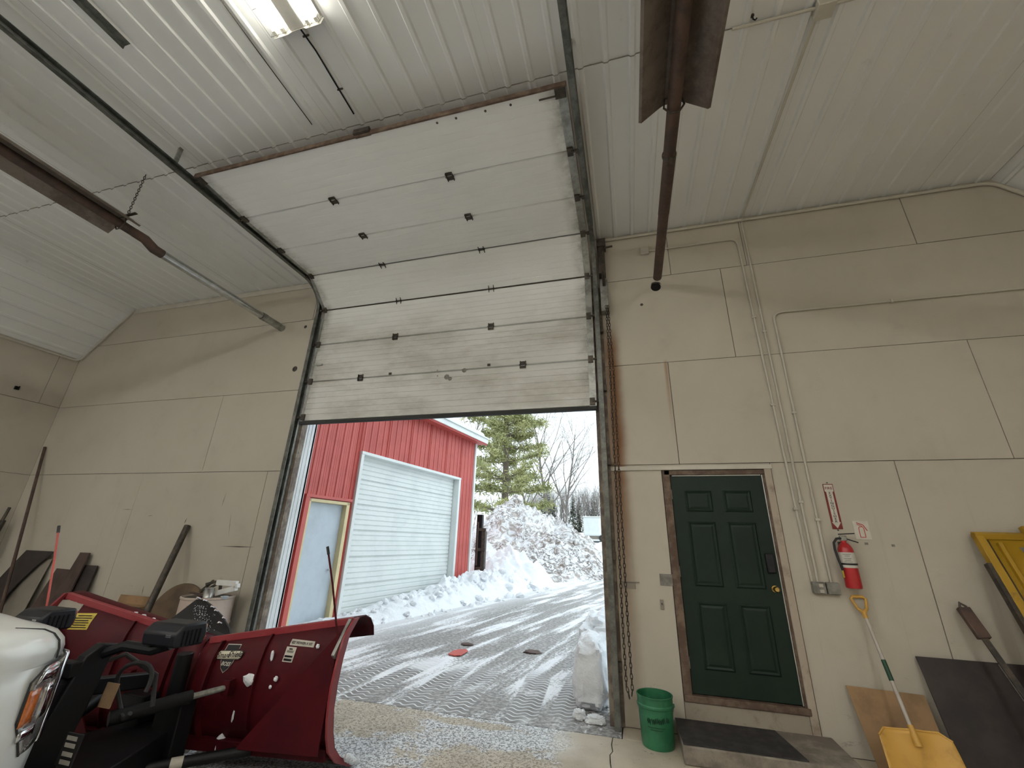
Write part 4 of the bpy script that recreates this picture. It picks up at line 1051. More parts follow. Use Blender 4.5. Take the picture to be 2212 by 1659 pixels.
# stickers on the right wing
def patch(W, px, py, wd, ht, material, parent, nm='sticker', off=.006):
    u, z = W.locate(px, py); o = W.back(u, z, off); up_ = (W.back(u, z+.03, off)-W.back(u, z-.03, off)).normalized()
    eu = W.d if W.d.x > 0 else -W.d
    en = -W.n
    MB().grid(lambda a_, b_: tuple(o+eu*(wd*(a_-.5))+up_*(ht*(b_-.5))), 6, 8).build(nm, material, parent)
    return o+en*.0012, eu, up_, en
o, eu, ev, en = patch(WR, 497, 1418, .005, .005, 'ink', gr, 'logo_pin')
sh = [(-.062, .075), (.06, .082), (.062, .03), (.055, -.03), (.03, -.075), (.0, -.10), (-.03, -.075), (-.055, -.03), (-.062, .03)]
lg = MB().prism([(x*1.07, z*1.07) for x, z in sh], o, eu, ev, en*.0006).build('logo_shield', 'stickw', gr, smooth=False)
MB().prism(sh, o+en*.0008, eu, ev, en*.0006).build('shield_face', 'ink', lg, smooth=False)
bn = [(-.118, -.012), (-.105, -.024), (.10, -.010), (.118, .004), (.122, .040), (.105, .052), (-.10, .036), (-.116, .02)]
MB().prism(bn, o+en*.0016, eu, ev, en*.0006).build('name_band', 'ink', lg, smooth=False)
MB().prism([(x*.94, z*.88+.001) for x, z in bn], o+en*.0024, eu, ev, en*.0006).build('name_band_face', 'sticklt', lg, smooth=False)
tl = (eu+ev*.07).normalized()
text('Smart', .050, o+en*.003-eu*.055+ev*.006, tl, ev, en, 'ink', lg, shear=.35, bold=.0008)
text('Shield', .056, o+en*.003+eu*.050+ev*.021, tl, ev, en, 'ink', lg, shear=.35, bold=.0008)
text('BOSS', .036, o+en*.003-ev*.046, eu, ev, en, 'stickw', lg, shear=.25, bold=.001)
o, eu, ev, en = patch(WR, 655, 1389, .215, .042, 'stickw', gr)
text('8\'2" POWER-V XT', .024, o+en*.0006+ev*.001, eu, ev, en, 'ink', gr, bold=.0006)
o, eu, ev, en = patch(WR, 627, 1413, .088, .098, 'stickw', gr, 'sticker', .006)
for k, (v, hh, w_) in enumerate(((.036, .008, .03), (.024, .003, .06), (.016, .003, .055), (-.012, .012, .07), (-.034, .014, .07))):
    MB().obox(o+ev*v+en*.0006, eu*w_/2, ev*hh/2, en*.0004).build('printed_line', 'ink' if k != 1 else 'greybox', gr)
o, eu, ev, en = patch(WL, 178, 1342, .15, .12, 'stick', gl)
for k in range(6):
    MB().obox(o+ev*(.042-.017*k)+en*.0006, eu*(.05+.012*(k % 2)), ev*.003, en*.0004).build('printed_line', 'ink', gl)
patch(WL, 148, 1313, .20, .13, 'greyb', gl, 'worn_primer_patch', .005)
def conform(o, W, base):
    # let the thin print follow the curved back of the wing
    for ch in [o]+list(o.children):
        for v in ch.data.vertices:
            p = Vector(v.co); u = (p-PC).dot(W.d)/W.L; q = W.back(u, p.z, 0.); h = -(p-q).dot(W.n)
            v.co = W.back(u, p.z, base) - W.n*(.0009*LV.get(ch.name.split('.')[0], 0))
LV = dict(sticker=0, lettering=4, printed_line=1, logo_shield=0, shield_face=1, name_band=2, name_band_face=3, worn_primer_patch=0)
for W, g in ((WR, gr), (WL, gl)):
    for ch in list(g.children):
        if ch.name.split('.')[0] in LV: conform(ch, W, .009 if ch.name.startswith('sticker') or ch.name.startswith('worn') else .0115)
# lumps of snow sticking to the back
def lump(c, r, sc, material, parent, name='snow_clump', seed=0, nu=8, nv=12, amp=.35):
    mb = MB()
    def fn(u, v):
        p = Vector((math.sin(PI*u)*math.cos(2*PI*v), math.sin(PI*u)*math.sin(2*PI*v), math.cos(PI*u)))
        k = 1+amp*noise.noise(p*1.6+Vector((seed*3.7, seed, 0)))+amp*.5*noise.noise(p*4+Vector((seed, 0, 9)))
        return tuple(Vector(c)+Vector((p.x*sc[0], p.y*sc[1], p.z*sc[2]))*(r*k))
    return mb.grid(fn, nu, nv).build(name, material, parent)
for i, (px, py, r_, sc) in enumerate(((545, 1466, .05, (1.1, .5, .75)), (600, 1465, .018, (1, .6, 1)), (588, 1482, .012, (1, .6, 1)), (592, 1415, .022, (.6, .4, 1.6)), (690, 1395, .016, (1, .5, 1)),
                               (490, 1605, .055, (.7, .6, 1.2)), (500, 1628, .045, (.8, .6, 1.0)), (420, 1607, .04, (1.2, .6, .7)), (450, 1608, .03, (1.0, .6, .8)), (395, 1605, .035, (1, .6, .8)), (650, 1618, .03, (1.4, .5, .6)), (508, 1545, .014, (.6, .5, 2.5)))):
    u, z = WR.locate(px, py); lump(WR.back(u, z, .07 if py > 1590 else .02), r_, sc, 'snowp', gr, seed=i)
for i in range(26):
    W = WR if i % 2 else WL
    u = random.uniform(.05, .97 if W is WR else .55); lump(W.S(u, 1.0, .01)+Vector((0, 0, .004)), random.uniform(.006, .013), (2.2, 1, .7), 'snow', gr if W is WR else gl, 'snow_crumb', i, 4, 6)
for i in range(14):
    z = .02+.10*i/14; lump(WR.S(1.02, z/1.0, -.02)+Vector((.01, .0, 0)), .014+.006*(i % 3), (1, 1.2, 1), 'snow', gr, 'snow_crumb', i+50, 4, 6)
# marker rods
def marker(W, u, topx, tip):
    a = W.S(u, .93, .085); b = topx
    m_ = MB().tube([a+Vector((0,0,-.05)), a.lerp(b, .55), b], .0075, 8).build('marker_rod', 'rod' if W is WL else 'plow', gl if W is WL else gr)
    MB().tube([b-(b-a).normalized()*.05, b+(b-a).normalized()*.012], .011, 8).build('rod_tip', 'rubber', m_)
marker(WR, .955, hy(708, 1184, WR.S(.95, .93, .085).y-.03), 0); marker(WL, 1.0, hy(127, 1139, WL.S(1.0, .93, .085).y+.02), 0)
bkt = MB().bar(WR.S(.975, .99, .05), WR.S(.975, .78, .09), .025, .05, WR.n).build('rod_bracket', 'steel', gr, bevel=.004)
# rubber snow deflector standing at the centre joint
yc_ = -1.62
pts = [(424, 1295), (440, 1295), (456, 1306), (480, 1330), (496, 1356), (500, 1376), (445, 1420), (350, 1352)]
bend = [-1.62, -1.62, -1.60, -1.60, -1.60, -1.60, -1.66, -1.80]
P = [hy(px, py, y) for (px, py), y in zip(pts, bend)]
cen = hy(440, 1350, -1.56)
vs = [cen]+P; nb = Vector((0, .012, 0))
df = MB().add(vs, [(0, 1+i, 1+(i+1) % 8) for i in range(8)]).build('centre_deflector', 'rubber', pw, solid=.012, smooth=False)
for px, py in ((432, 1293), (446, 1298), (462, 1312), (470, 1320), (487, 1336), (478, 1346)):
    q = hy(px, py, -1.63); MB().tube([q, q+Vector((0, -.03, .012))], .008, 7).build('bolt', 'chrome', df)
mb = MB()
for i in range(260):
    px = random.gauss(436, 12); py = random.uniform(1308, 1392); q = hy(px+(py-1350)*.12, py, -1.625-.0006*abs(px-440)); s_ = random.uniform(.0015, .0042)
    mb.sphere(tuple(q), s_, 3, 5, (1, .5, 1))
fs_ = mb.build('snow_specks', 'snow', df); fs_['kind'] = 'stuff'
# black push frame, tower, lights, cylinders
def blk(nm, mb, material='black', bev=.008, par=pw): return mb.build(nm, material, par, bevel=bev)
blk('push_frame', MB().prism([(-4.30, -2.98), (-3.26, -2.98), (-3.60, -2.04), (-3.96, -2.04)], (0, 0, .16), (1,0,0), (0,1,0), (0, 0, .16)))
blk('shade_block', MB().box(-3.72, -3.50, -2.15, -2.03, .07, .50))  # black boxes added to stand in for the shadowed middle of the plow
blk('shade_block', MB().box(-4.06, -3.84, -2.17, -2.05, .07, .50))
blk('pivot_post', MB().tube([(-3.78, -1.98, .06), (-3.78, -1.98, .74)], .055, 16))
blk('lift_arm', MB().bar((-3.78, -2.85, .72), (-3.78, -2.2, .62), .09, .09))
blk('power_unit', MB().box(-4.12, -3.62, -3.0, -2.72, .36, .80), 'blackp', .03)
blk('tower_upright', MB().prism([(-3.05, .30), (-2.78, .30), (-2.70, .62), (-2.66, .86), (-2.60, .93), (-2.72, .955), (-2.80, .90), (-2.88, .62)], (-3.66, 0, 0), (0,1,0), (0,0,1), (.07, 0, 0)))
blk('tower_upright', MB().prism([(-3.05, .30), (-2.78, .30), (-2.70, .62), (-2.66, .86), (-2.60, .93), (-2.72, .955), (-2.80, .90), (-2.88, .62)], (-4.25, 0, 0), (0,1,0), (0,0,1), (.07, 0, 0)))
blk('tower_crossbar', MB().box(-4.25, -3.59, -2.86, -2.80, .80, .88))
for xs, xl in ((-3.62, -3.17), (-4.21, -4.36)):
    MB().tube([(xs, -2.70, .89), (xs+(xl-xs)*.35, -2.68, .945), (xs+(xl-xs)*.8, -2.66, .935), (xl, -2.63, .965)], .030, 10).build('lamp_arm', 'black', pw)
    lt = MB().prism([(-.10, -.055), (.085, -.065), (.10, .0), (.085, .065), (-.06, .065), (-.11, .02)], (xl-.13, -2.62, 1.025), (0,1,0), (0,0,1), (.27, 0, 0)).build('plow_lamp', 'blackp', pw, bevel=.014)
    MB().box(xl-.12, xl+.03, -2.535, -2.52, .98, 1.07).build('lens', 'lens', lt, bevel=.004); MB().box(xl+.05, xl+.13, -2.535, -2.52, .98, 1.07).build('signal_lens', 'amber', lt, bevel=.004)
    for k in range(5): MB().box(xl+.134, xl+.145, -2.68+.026*k, -2.672+.026*k, .975, 1.055).build('cooling_fin', 'black', lt)
    MB().box(xl+.06, xl+.10, -2.728, -2.715, 1.025, 1.04).build('fastener', 'tin', lt)
for W, sgx in ((WR, 1), (WL, -1)):
    e_ = W.S(.33, .62, .06); s_ = Vector((-3.78+sgx*.14, -2.52, .50))
    MB().tube([s_, s_.lerp(e_, .66)], .042, 14).build('angle_cylinder', 'black', pw); MB().tube([s_.lerp(e_, .6), e_], .020, 10).build('cylinder_rod', 'steel', pw)
    MB().obox(e_, W.d*.03, W.n*.03, (0, 0, .05)).build('cylinder_lug', 'plow', pw, bevel=.004)
    e2 = W.S(.52, .17, .09); s2 = Vector((-3.78+sgx*.12, -2.40, .17))
    MB().tube([s2, e2], .034, 12).build('trip_bar', 'black', pw)
    if sgx == 1: MB().tube([s2.lerp(e2, .40), s2.lerp(e2, .49)], .0355, 12).build('sticker', 'stickw', pw)
q = hy(235, 1502, -2.62); MB().obox(q, (.05, .0, 0), (0, .003, 0), (.012, 0, .065)).build('sticker', 'card', pw)
cq = hy(283, 1490, -2.50); MB().tube([cq+Vector((.125*math.cos(a), .03*math.sin(2*a), .15*math.sin(a))) for a in [2*PI*k/24 for k in range(22)]], .013, 8).build('hydraulic_hose', 'rubber', pw)
MB().tube([(-3.7, -2.75, .80), (-3.62, -2.55, .86), (-3.5, -2.4, .72), (-3.46, -2.4, .55)], .014, 8).build('hydraulic_hose', 'rubber', pw)
q = hy(150, 1620, -2.98)
MB().obox(q, (.055, 0, 0), (0, .004, 0), (.012, 0, .07)).build('data_plate', 'ink', pw)
for k in (-1.5, -.5, .6, 1.5): MB().obox(q+Vector((0, -.005, .033*k)), (.036, 0, 0), (0, .001, 0), (0, 0, .009)).build('printed_line', 'stickw', pw)

# ------------------------------------------------------------------ white pickup truck
tk = thing('pickup_truck', 'white pickup truck nose at the left edge carrying the plow', 'truck', (-3.9, -5.5, 0))
TX = -3.9
plan = [(-2.83, -5.25), (-2.82, -4.9), (-2.82, -4.55), (-2.82, -4.2), (-2.825, -3.95), (-2.83, -3.78), (-2.845, -3.64), (-2.875, -3.52), (-2.92, -3.42), (-2.985, -3.33), (-3.07, -3.255), (-3.18, -3.20), (-3.34, -3.155), (-3.6, -3.11), (-3.9, -3.10)]
plan = plan + [(2*TX-x, y) for x, y in plan[-2::-1]]
pv = [Vector((x, y, 0)) for x, y in plan]; NP = len(pv)
def pnorm(i):
    a, b = pv[max(i-1, 0)], pv[min(i+1, NP-1)]; d = (b-a).normalized(); return Vector((d.y, -d.x, 0))
pn = [pnorm(i) for i in range(NP)]
rows_ = [(.50, .03), (.58, .0), (.70, -.008), (.82, -.010), (.93, -.006), (1.0, .0), (1.035, .012), (1.05, .006), (1.085, .004), (1.115, .014), (1.14, .04), (1.155, .08), (1.165, .13)]
lift = lambda y: .13*max(0, min(1, (-3.15-y)/1.3))
def tpos(i, z, inset): 
    p = pv[i]-pn[i]*inset; k = max(0, (z-.95)/.2); return Vector((p.x, p.y, z+lift(p.y)*min(1, k)))
vs = []
for i in range(NP):
    for z, ins in rows_: vs.append(tpos(i, z, ins))
    e = vs[-1]
    for k in (.25, .5, .75, 1.):
        c_ = Vector((TX, min(e.y-.02, e.y-.12*k), e.z+.05)); g = e.lerp(c_, k); g.z = e.z+.045*math.sin(k*PI/2); vs.append(g)
NR = len(rows_)+4; fs = []
for i in range(NP-1):
    for j in range(NR-1):
        q = (i*NR+j, (i+1)*NR+j, (i+1)*NR+j+1, i*NR+j+1); c_ = sum((Vector(vs[a]) for a in q), Vector())/4
        if j < len(rows_)-1 and (c_.y+4.08)**2+(c_.z-.42)**2 < .47**2 and abs(c_.x-TX) > .9: continue
        fs.append(q)
MB().add(vs, fs).build('hood_and_fenders', 'truck', tk)
def interp(t):
    i = max(0, min(NP-2, int(t))); f = t-i; return pv[i].lerp(pv[i+1], f), pn[i].lerp(pn[i+1], f).normalized()
def t_of_y(y):
    for i in range(13):
        if pv[i].y <= y <= pv[i+1].y: return i+(y-pv[i].y)/(pv[i+1].y-pv[i].y)
    return 12.5
def hp(t, z, off):
    p, n = interp(t); q = p+n*off; return Vector((q.x, q.y, z))
def hl_patch(z0, z1, yl, t1, off, nm, material, parent, nu=12, nv=10, t1f=None):
    def fn(u, v):
        z = z0+(z1-z0)*v; ta = t_of_y(yl(v)); tb = t1 if t1f is None else t1f(v, ta)
        return tuple(hp(ta+(tb-ta)*u, z, off+.006*math.sin(PI*u)*math.sin(PI*v)))
    return MB().grid(fn, nu, nv).build(nm, material, parent, solid=.004)
yl = lambda v: -3.375-.075*min(1, v*2.4) + (.05*max(0, (v-.86)/.14))
for mirror in (1,):
    hlm = hl_patch(.715, 1.045, yl, 12.3, .010, 'headlamp', 'lens', tk)
    hl_patch(.835, .965, lambda v: -3.445+.0*v, 0, .017, 'amber_signal', 'amber', hlm, 6, 6, lambda v, ta: ta+.62)
    hl_patch(.985, 1.03, lambda v: -3.43+.02*v, 0, .017, 'upper_reflector', 'chrome', hlm, 6, 3, lambda v, ta: ta+1.2)
    hl_patch(.78, .815, lambda v: -3.43, 0, .017, 'lower_reflector', 'chrome', hlm, 6, 3, lambda v, ta: ta+.9)
    hl_patch(.835, .965, lambda v: -3.36, 0, .016, 'side_reflector', 'chrome', hlm, 4, 4, lambda v, ta: ta+.8)
    rim = [hp(t_of_y(yl(v)), .715+.33*v, .012) for v in [k/14 for k in range(15)]] + [hp(t_of_y(yl(1))+k*.5, 1.05, .010) for k in range(1, 7)]
    MB().tube(rim, .0045, 6).build('lamp_seal', 'rubber', hlm)
# shut line between hood and fender
MB().tube([tpos(9, 1.05, -.001), tpos(9, 1.085, .001), tpos(9, 1.115, .011), tpos(9, 1.14, .037), tpos(9, 1.155, .077), tpos(8, 1.165, .14)], .0045, 6).build('shut_line', 'rubber', tk)
MB().box(TX-.60, TX+.60, -3.11, -3.07, .62, 1.02).build('grille', 'chrome', tk, bevel=.02)
MB().prism([(-1.02, -3.45), (-.95, -3.2), (-.6, -3.06), (.6, -3.06), (.95, -3.2), (1.02, -3.45), (.9, -3.45), (-.9, -3.45)], (TX, 0, .34), (1,0,0), (0,1,0), (0,0,.17)).build('bumper', 'darksteel', tk, bevel=.02)
MB().prism([(-4.72, 1.28), (-5.45, 1.84), (-7.2, 1.88), (-7.6, 1.32), (-7.6, .5), (-4.72, .5)], (TX-.98, 0, 0), (0,1,0), (0,0,1), (1.96, 0, 0)).build('cab', 'truck', tk, bevel=.05)
MB().prism([(-4.86, 1.35), (-5.47, 1.815), (-5.49, 1.80), (-4.88, 1.335)], (TX-.88, 0, 0), (0,1,0), (0,0,1), (1.76, 0, 0)).build('windshield', 'black', tk)
for sg_ in (-1, 1): MB().prism([(-5.05, 1.36), (-5.5, 1.76), (-7.05, 1.80), (-7.35, 1.36)], (TX+sg_*.978, 0, 0), (0,1,0), (0,0,1), (sg_*.012, 0, 0)).build('side_window', 'black', tk)
MB().box(TX-.97, TX+.97, -9.3, -7.62, .55, 1.35).build('bed', 'truck', tk, bevel=.04)
MB().box(TX-.62, TX+.62, -8.9, -3.6, .45, .95).build('chassis', 'black', tk)
for sg_ in (-1, 1):
    for yy in (-4.08, -8.2):
        xx = TX+sg_*.83
        wl_ = MB().lathe([(.20, -.10), (.24, -.125), (.34, -.13), (.395, -.11), (.402, 0), (.395, .11), (.34, .13), (.24, .125), (.20, .10)], (xx, yy, .402), 32, 'x').build('tire', 'rubber', tk)
        MB().lathe([(.001, sg_*.05), (.06, sg_*.06), (.08, sg_*.03), (.17, sg_*.07), (.205, sg_*.11), (.205, -sg_*.1), (.001, -sg_*.1)], (xx, yy, .402), 24, 'x').build('rim', 'steel', wl_)

# ------------------------------------------------------------------ outside: yard
def gh(x, y):
    t = max(0., min(1., (y-9)/42)); h = 2.75*t*t*(3-2*t)
    return h + .03*noise.noise(Vector((x*.35, y*.3, 0)))*min(1, max(0, (y-1)/4)) + .012*noise.noise(Vector((x*2.2, y*.5, 3)))*min(1, max(0, (y-.6)/2))
ys = [.30]; 
while ys[-1] < 130: ys.append(ys[-1]+.10+.03*ys[-1])
xs = [-45+90*i/150 for i in range(151)]
vs = [(x, y, gh(x, y)) for y in ys for x in xs]; k = len(xs)
gnd = MB().add(vs, [(j*k+i, j*k+i+1, (j+1)*k+i+1, (j+1)*k+i) for j in range(len(ys)-1) for i in range(k-1)]).build('ground', 'ground')
tag(gnd, 'snow covered yard with dark tyre tracks outside', kind='structure')

# red building: eave wall facing the yard
P0 = Vector((-6.36, 3.57, .0)); dr = Vector((.1518, .9884, 0)); nr = Vector((dr.y, -dr.x, 0))     # nr towards the yard
def rp_(s, z, o=0.):
    s = s*.955 if s > 0 else s
    return P0+dr*s+nr*o+Vector((0, 0, z))
rbd = thing('red_building', 'red steel sided shed with white garage door across the yard', 'building', tuple(P0))
TOP = 4.86; SMAX = 5.68; SMIN = -3.2
def obx(s0, s1, z0, z1, o0, o1):
    a, b = rp_(s0, (z0+z1)/2, (o0+o1)/2), rp_(s1, (z0+z1)/2, (o0+o1)/2)
    return MB().obox((a+b)/2, dr*((b-a).length/2), nr*(abs(o1-o0)/2), (0, 0, (z1-z0)/2))
# core walls
for a in ((SMIN, -1.30, 0, TOP), (-1.30, -.25, 2.28, TOP), (-.25, 0, 0, TOP), (0, 4.60, 3.44, TOP), (4.60, SMAX, 0, TOP)):
    obx(a[0], a[1], a[2], a[3], -.25, -.03).build('wall_core', 'red', rbd, smooth=False)
obx(SMAX-.2, SMAX, 0, TOP, -9, -.25).build('wall_core', 'red', rbd, smooth=False)
def siding(s0, s1, z0, z1):
    pr = []; p_ = .2286; s = s0
    while s < s1-.02:
        e_ = min(s+p_, s1); w_ = e_-s
        pr += [(s, 0), (s+w_*.16, 0), (s+w_*.22, .020), (s+w_*.34, .020), (s+w_*.40, 0), (s+w_*.58, 0), (s+w_*.62, .006), (s+w_*.66, 0), (s+w_*.80, 0), (s+w_*.84, .006), (s+w_*.88, 0)]
        s = e_
    pr.append((s1, 0)); k = len(pr)
    vs = [rp_(u, z, -.028+h) for z in (z0, z1) for u, h in pr]
    MB().add(vs, [(i, i+1, k+i+1, k+i) for i in range(k-1)]).build('siding_sheet', 'red', rbd, smooth=False)
def cols(a, b, z0, z1):
    n = max(1, round((b-a)/.914)); [siding(a+(b-a)*i/n+.001, a+(b-a)*(i+1)/n-.001, z0, z1) for i in range(n)]
cols(SMIN, -1.40, .12, TOP); cols(-1.40, -.15, 2.34, TOP); cols(-.15, -.09, .12, TOP); cols(-.09, 4.70, 3.50, TOP); cols(4.70, SMAX, .12, TOP)
for s in (SMAX+.03,): obx(s-.09, s+.02, .0, TOP+.02, -.05, .03).build('corner_trim', 'white', rbd, bevel=.006)
# man door
obx(-1.40, -1.30, 0, 2.38, -.03, .03).build('door_casing', 'red', rbd); obx(-1.40, -.15, 2.33, 2.385, -.02, .035).build('door_casing', 'red', rbd)
obx(-1.31, -1.25, 0, 2.31, -.14, .02).build('door_frame', 'mframe', rbd, bevel=.004); obx(-.29, -.20, 0, 2.31, -.14, .02).build('door_frame', 'mframe', rbd, bevel=.004)
obx(-1.31, -.20, 2.25, 2.31, -.14, .02).build('door_frame', 'mframe', rbd, bevel=.004)
md = obx(-1.25, -.29, .04, 2.25, -.14, -.10).build('entry_door', 'mdoor', rbd, bevel=.004)
kp = rp_(-.42, .95, -.10)
MB().tube([kp, kp+nr*.035, kp+nr*.045, kp+nr*.075, kp+nr*.085], [.012, .012, .026, .03, .012], 12).build('knob', 'tin', md)
# garage door
obx(-.09, .0, 0, 3.50, -.12, .035).build('garage_trim', 'white', rbd, bevel=.005); obx(4.58, 4.70, 0, 3.50, -.20, .035).build('garage_trim', 'white', rbd, bevel=.005)
obx(-.09, 4.70, 3.43, 3.50, -.20, .045).build('garage_trim', 'white', rbd, bevel=.005)
obx(4.40, 4.59, 0, 3.43, -.24, -.19).build('garage_jamb', 'white', rbd, bevel=.004)
for i in range(6):
    z0 = .02+i*.569; pr = []
    n = 5; stp = .569/n
    for k_ in range(n):
        a = z0+k_*stp; dp = .02 if k_ else .034
        pr += [(a, -.0), (a+.012, -dp), (a+.028, -dp), (a+.040, 0)]
    pr.append((z0+.567, 0)); k_ = len(pr)
    vs = [rp_(s_, z, -.165+h) for s_ in (-.01, 4.56) for z, h in pr]
    MB().add(vs, [(j, k_+j, k_+j+1, j+1) for j in range(k_-1)]).build('garage_door_section', 'white', rbd, smooth=False)
obx(-.02, 4.6, 0, 3.5, -.25, -.20).build('garage_backing', 'back', rbd)
# eave: soffit, fascia, snow covered roof
obx(SMIN, SMAX+.22, TOP-.02, TOP+.03, -.3, .34).build('soffit', 'red', rbd); obx(SMIN, SMAX+.24, TOP-.0, TOP+.17, .31, .36).build('fascia', 'white', rbd, bevel=.006)
obx(SMIN, SMAX+.23, TOP-.05, TOP+.03, .28, .315).build('fascia_edge', 'red', rbd)
a, b = rp_(SMIN, TOP+.16, .40), rp_(SMAX+.28, TOP+.16, .40); c_, d_ = rp_(SMAX+.28, TOP+1.9, -5.5), rp_(SMIN, TOP+1.9, -5.5); h = Vector((0,0,.05))
MB().add([a, b, c_, d_, a+h, b+h, c_+h, d_+h], [(3,2,1,0), (4,5,6,7), (0,1,5,4), (1,2,6,5), (2,3,7,6), (3,0,4,7)]).build('roof', 'white', rbd, smooth=False)
h2 = Vector((0,0,.22)); e1, e2 = nr*-.1, dr*-.08
MB().add([a+h+e1, b+h+e1+e2, c_+h+e2, d_+h, a+h2+e1*1.5, b+h2+e1*1.5+e2*2, c_+h2+e2*2, d_+h2], [(3,2,1,0), (4,5,6,7), (0,1,5,4), (1,2,6,5), (2,3,7,6), (3,0,4,7)]).build('roof_snow', 'snow', rbd, bevel=.06)
g0, g1, g2 = rp_(SMAX, TOP, -.1), rp_(SMAX, TOP, -9), rp_(SMAX, TOP+1.9, -5.5)
MB().add([g0, g1, g2, g0-dr*.1, g1-dr*.1, g2-dr*.1], [(0,1,2), (5,4,3), (0,3,4,1), (1,4,5,2), (2,5,3,0)]).build('gable', 'red', rbd, smooth=False)

# dark steel gate post beside the shed corner
gp = thing('steel_gate_post', 'dark steel machine mast standing at the shed corner', 'mast', (-6.3, 10.6, 0))
q0 = rp_(SMAX+.75, 0, -.05)
for dx, w_, z1, mt in ((0, .10, 2.45, 'black'), (.17, .07, 1.9, 'darksteel')):
    MB().obox(q0+Vector((dx, 0, z1/2-.1)), (w_, 0, 0), (0, .09, 0), (0, 0, z1/2+.1)).build('mast_channel', mt, gp, bevel=.01)
for zz in (.7, 1.3, 1.95): MB().obox(q0+Vector((.1, -.1, zz)), (.16, 0, 0), (0, .02, 0), (0, 0, .05)).build('cross_plate', 'darksteel', gp)
MB().tube([q0+Vector((-.03, -.12, .8)), q0+Vector((-.03, -.12, 2.2))], .03, 8).build('lift_cylinder', 'rtube', gp)

# ------------------------------------------------------------------ snow
def fb(p, o=4):
    return noise.fractal(p, 1.0, 2.1, o)
def rid(p, o=4):
    return 1-abs(noise.fractal(p, 1.0, 2.0, o))
def cell(p):
    d, _ = noise.voronoi(p); return d[1]-d[0]
def heightfield(nm, fn, x0, x1, y0, y1, nx_, ny_, material, lb, cat):
    vs = []; 
    for j in range(ny_+1):
        for i in range(nx_+1):
            x = x0+(x1-x0)*i/nx_; y = y0+(y1-y0)*j/ny_; vs.append(fn(x, y))
    k = nx_+1
    o = MB().add(vs, [(j*k+i, j*k+i+1, (j+1)*k+i+1, (j+1)*k+i) for j in range(ny_) for i in range(nx_)]).build(nm, material)
    return tag(o, lb, cat)
# bank along the shed, in shed coordinates (s, o)
def bank(s, o):
    hgt = .12+.55*max(0, min(1, (s+.4)/5.2))
    wdt = 1.05+.10*s
    f = max(0, 1-((o-.42)/(wdt*.62))**2) if o > .42 else max(0, 1-((o-.42)/.55)**2)
    p = rp_(s, 0, o); q = Vector((p.x*2.4, p.y*2.4, 0))
    edge = max(0, min(1, (s+1.2)/.5))*max(0, min(1, (8.6-s)/1.0))
    lum = .45*cell(q)+.35*cell(q*2.3+Vector((5, 1, 0)))+.35*noise.noise(q*.8)
    z = hgt*f**.8*edge*(.75+.9*lum)+.05*cell(q*4)*f
    b_ = gh(p.x, p.y)
    q2 = Vector((p.x*3.1, p.y*3.1, 7))
    p = p+Vector((.06*noise.noise(q2), .06*noise.noise(q2+Vector((9, 0, 0))), 0))*f
    return (p.x, p.y, b_-.02+z)
heightfield('snow_bank', bank, -1.3, 8.8, .02, 2.6, 190, 60, 'snow', 'low lumpy snow bank along the white garage door', 'snow bank')
rnd = random.Random(31)
chunk_me = [lump((0, 0, 0), 1., (1, .8, .65), 'snow', None, 'snow_chunk', 60+i, 7, 10, .55) for i in range(5)]
tmpl = [o.data for o in chunk_me]
for o in chunk_me: bpy.data.objects.remove(o)
for i in range(74):
    s_ = rnd.uniform(-.2, 8.6); o_ = .25+rnd.random()**.8*(1.05+.08*s_); q = bank(s_, o_); r_ = rnd.uniform(.05, .15)*(.7+.09*s_)
    c_ = bpy.data.objects.new('snow_chunk', tmpl[i % 5]); C.objects.link(c_); c_.location = (q[0], q[1], q[2]+r_*.1); c_.rotation_euler = (rnd.uniform(-.6, .6), rnd.uniform(-.6, .6), rnd.random()*6.28); c_.scale = (r_, r_, r_)
    tag(c_, 'rounded white snow chunk lying on the bank along the garage door', 'snow', 'snow chunks on the bank')
# big plowed pile
pcx, pcy = -6.35, 18.0
def pile(x, y):
    r_ = math.hypot((x-pcx)/(5.6 if x > pcx else 4.0), (y-pcy)/5.5)
    ph = 3.55*max(0, 1-r_)**.95
    if x > pcx: ph *= 1.0-.10*math.sin((x-pcx)*1.2)
    q = Vector((x, y, 0)); f = max(0, min(1, (1.05-r_)*2.5))
    z = ph + f*(.60*fb(q*.55, 3)+.55*(rid(q*.9+Vector((3, 8, 0)), 4)-.55)+.30*cell(q*1.2)+.16*cell(q*3.1)+.10*noise.noise(q*7))
    lat = Vector((noise.noise(q*1.3), noise.noise(q*1.3+Vector((4, 4, 4))), 0))*.28*f
    return (x+lat.x, y+lat.y, gh(x, y)-.06+max(0, z))
heightfield('snow_pile', pile, -10.6, .2, 12.2, 24., 210, 210, 'dirty', 'tall dirty pile of plowed snow beside the red shed', 'snow pile')
def pile2(x, y):
    r_ = math.hypot((x+5.5)/2.2, (y-12.4)/2.6); q = Vector((x, y, 2)); f = max(0, min(1, (1-r_)*2.5))
    z = 1.25*max(0, 1-r_*r_)**.9*(.8+.5*cell(q*1.1))+f*(.35*cell(q*1.7)+.2*cell(q*3.6)+.25*noise.noise(q*1.1)-.12)
    return (x+.15*f*noise.noise(q*2), y+.15*f*noise.noise(q*2.2+Vector((3,3,3))), gh(x, y)-.04+max(0, z))
heightfield('snow_heap', pile2, -7.6, -3.2, 9.7, 15.2, 120, 140, 'snow', 'clean white heap of snow blocks at the shed corner', 'snow heap')
def pile3(x, y):
    q = Vector((x, y, 5)); r_ = math.hypot((x+1.2)/4.5, (y-25.5)/3.2); f = max(0, min(1, (1-r_)*3))
    z = .9*max(0, 1-r_*r_)*(.7+.6*cell(q*1.1))+f*(.3*cell(q*2)-.05)
    return (x, y, gh(x, y)-.05+max(0, z))
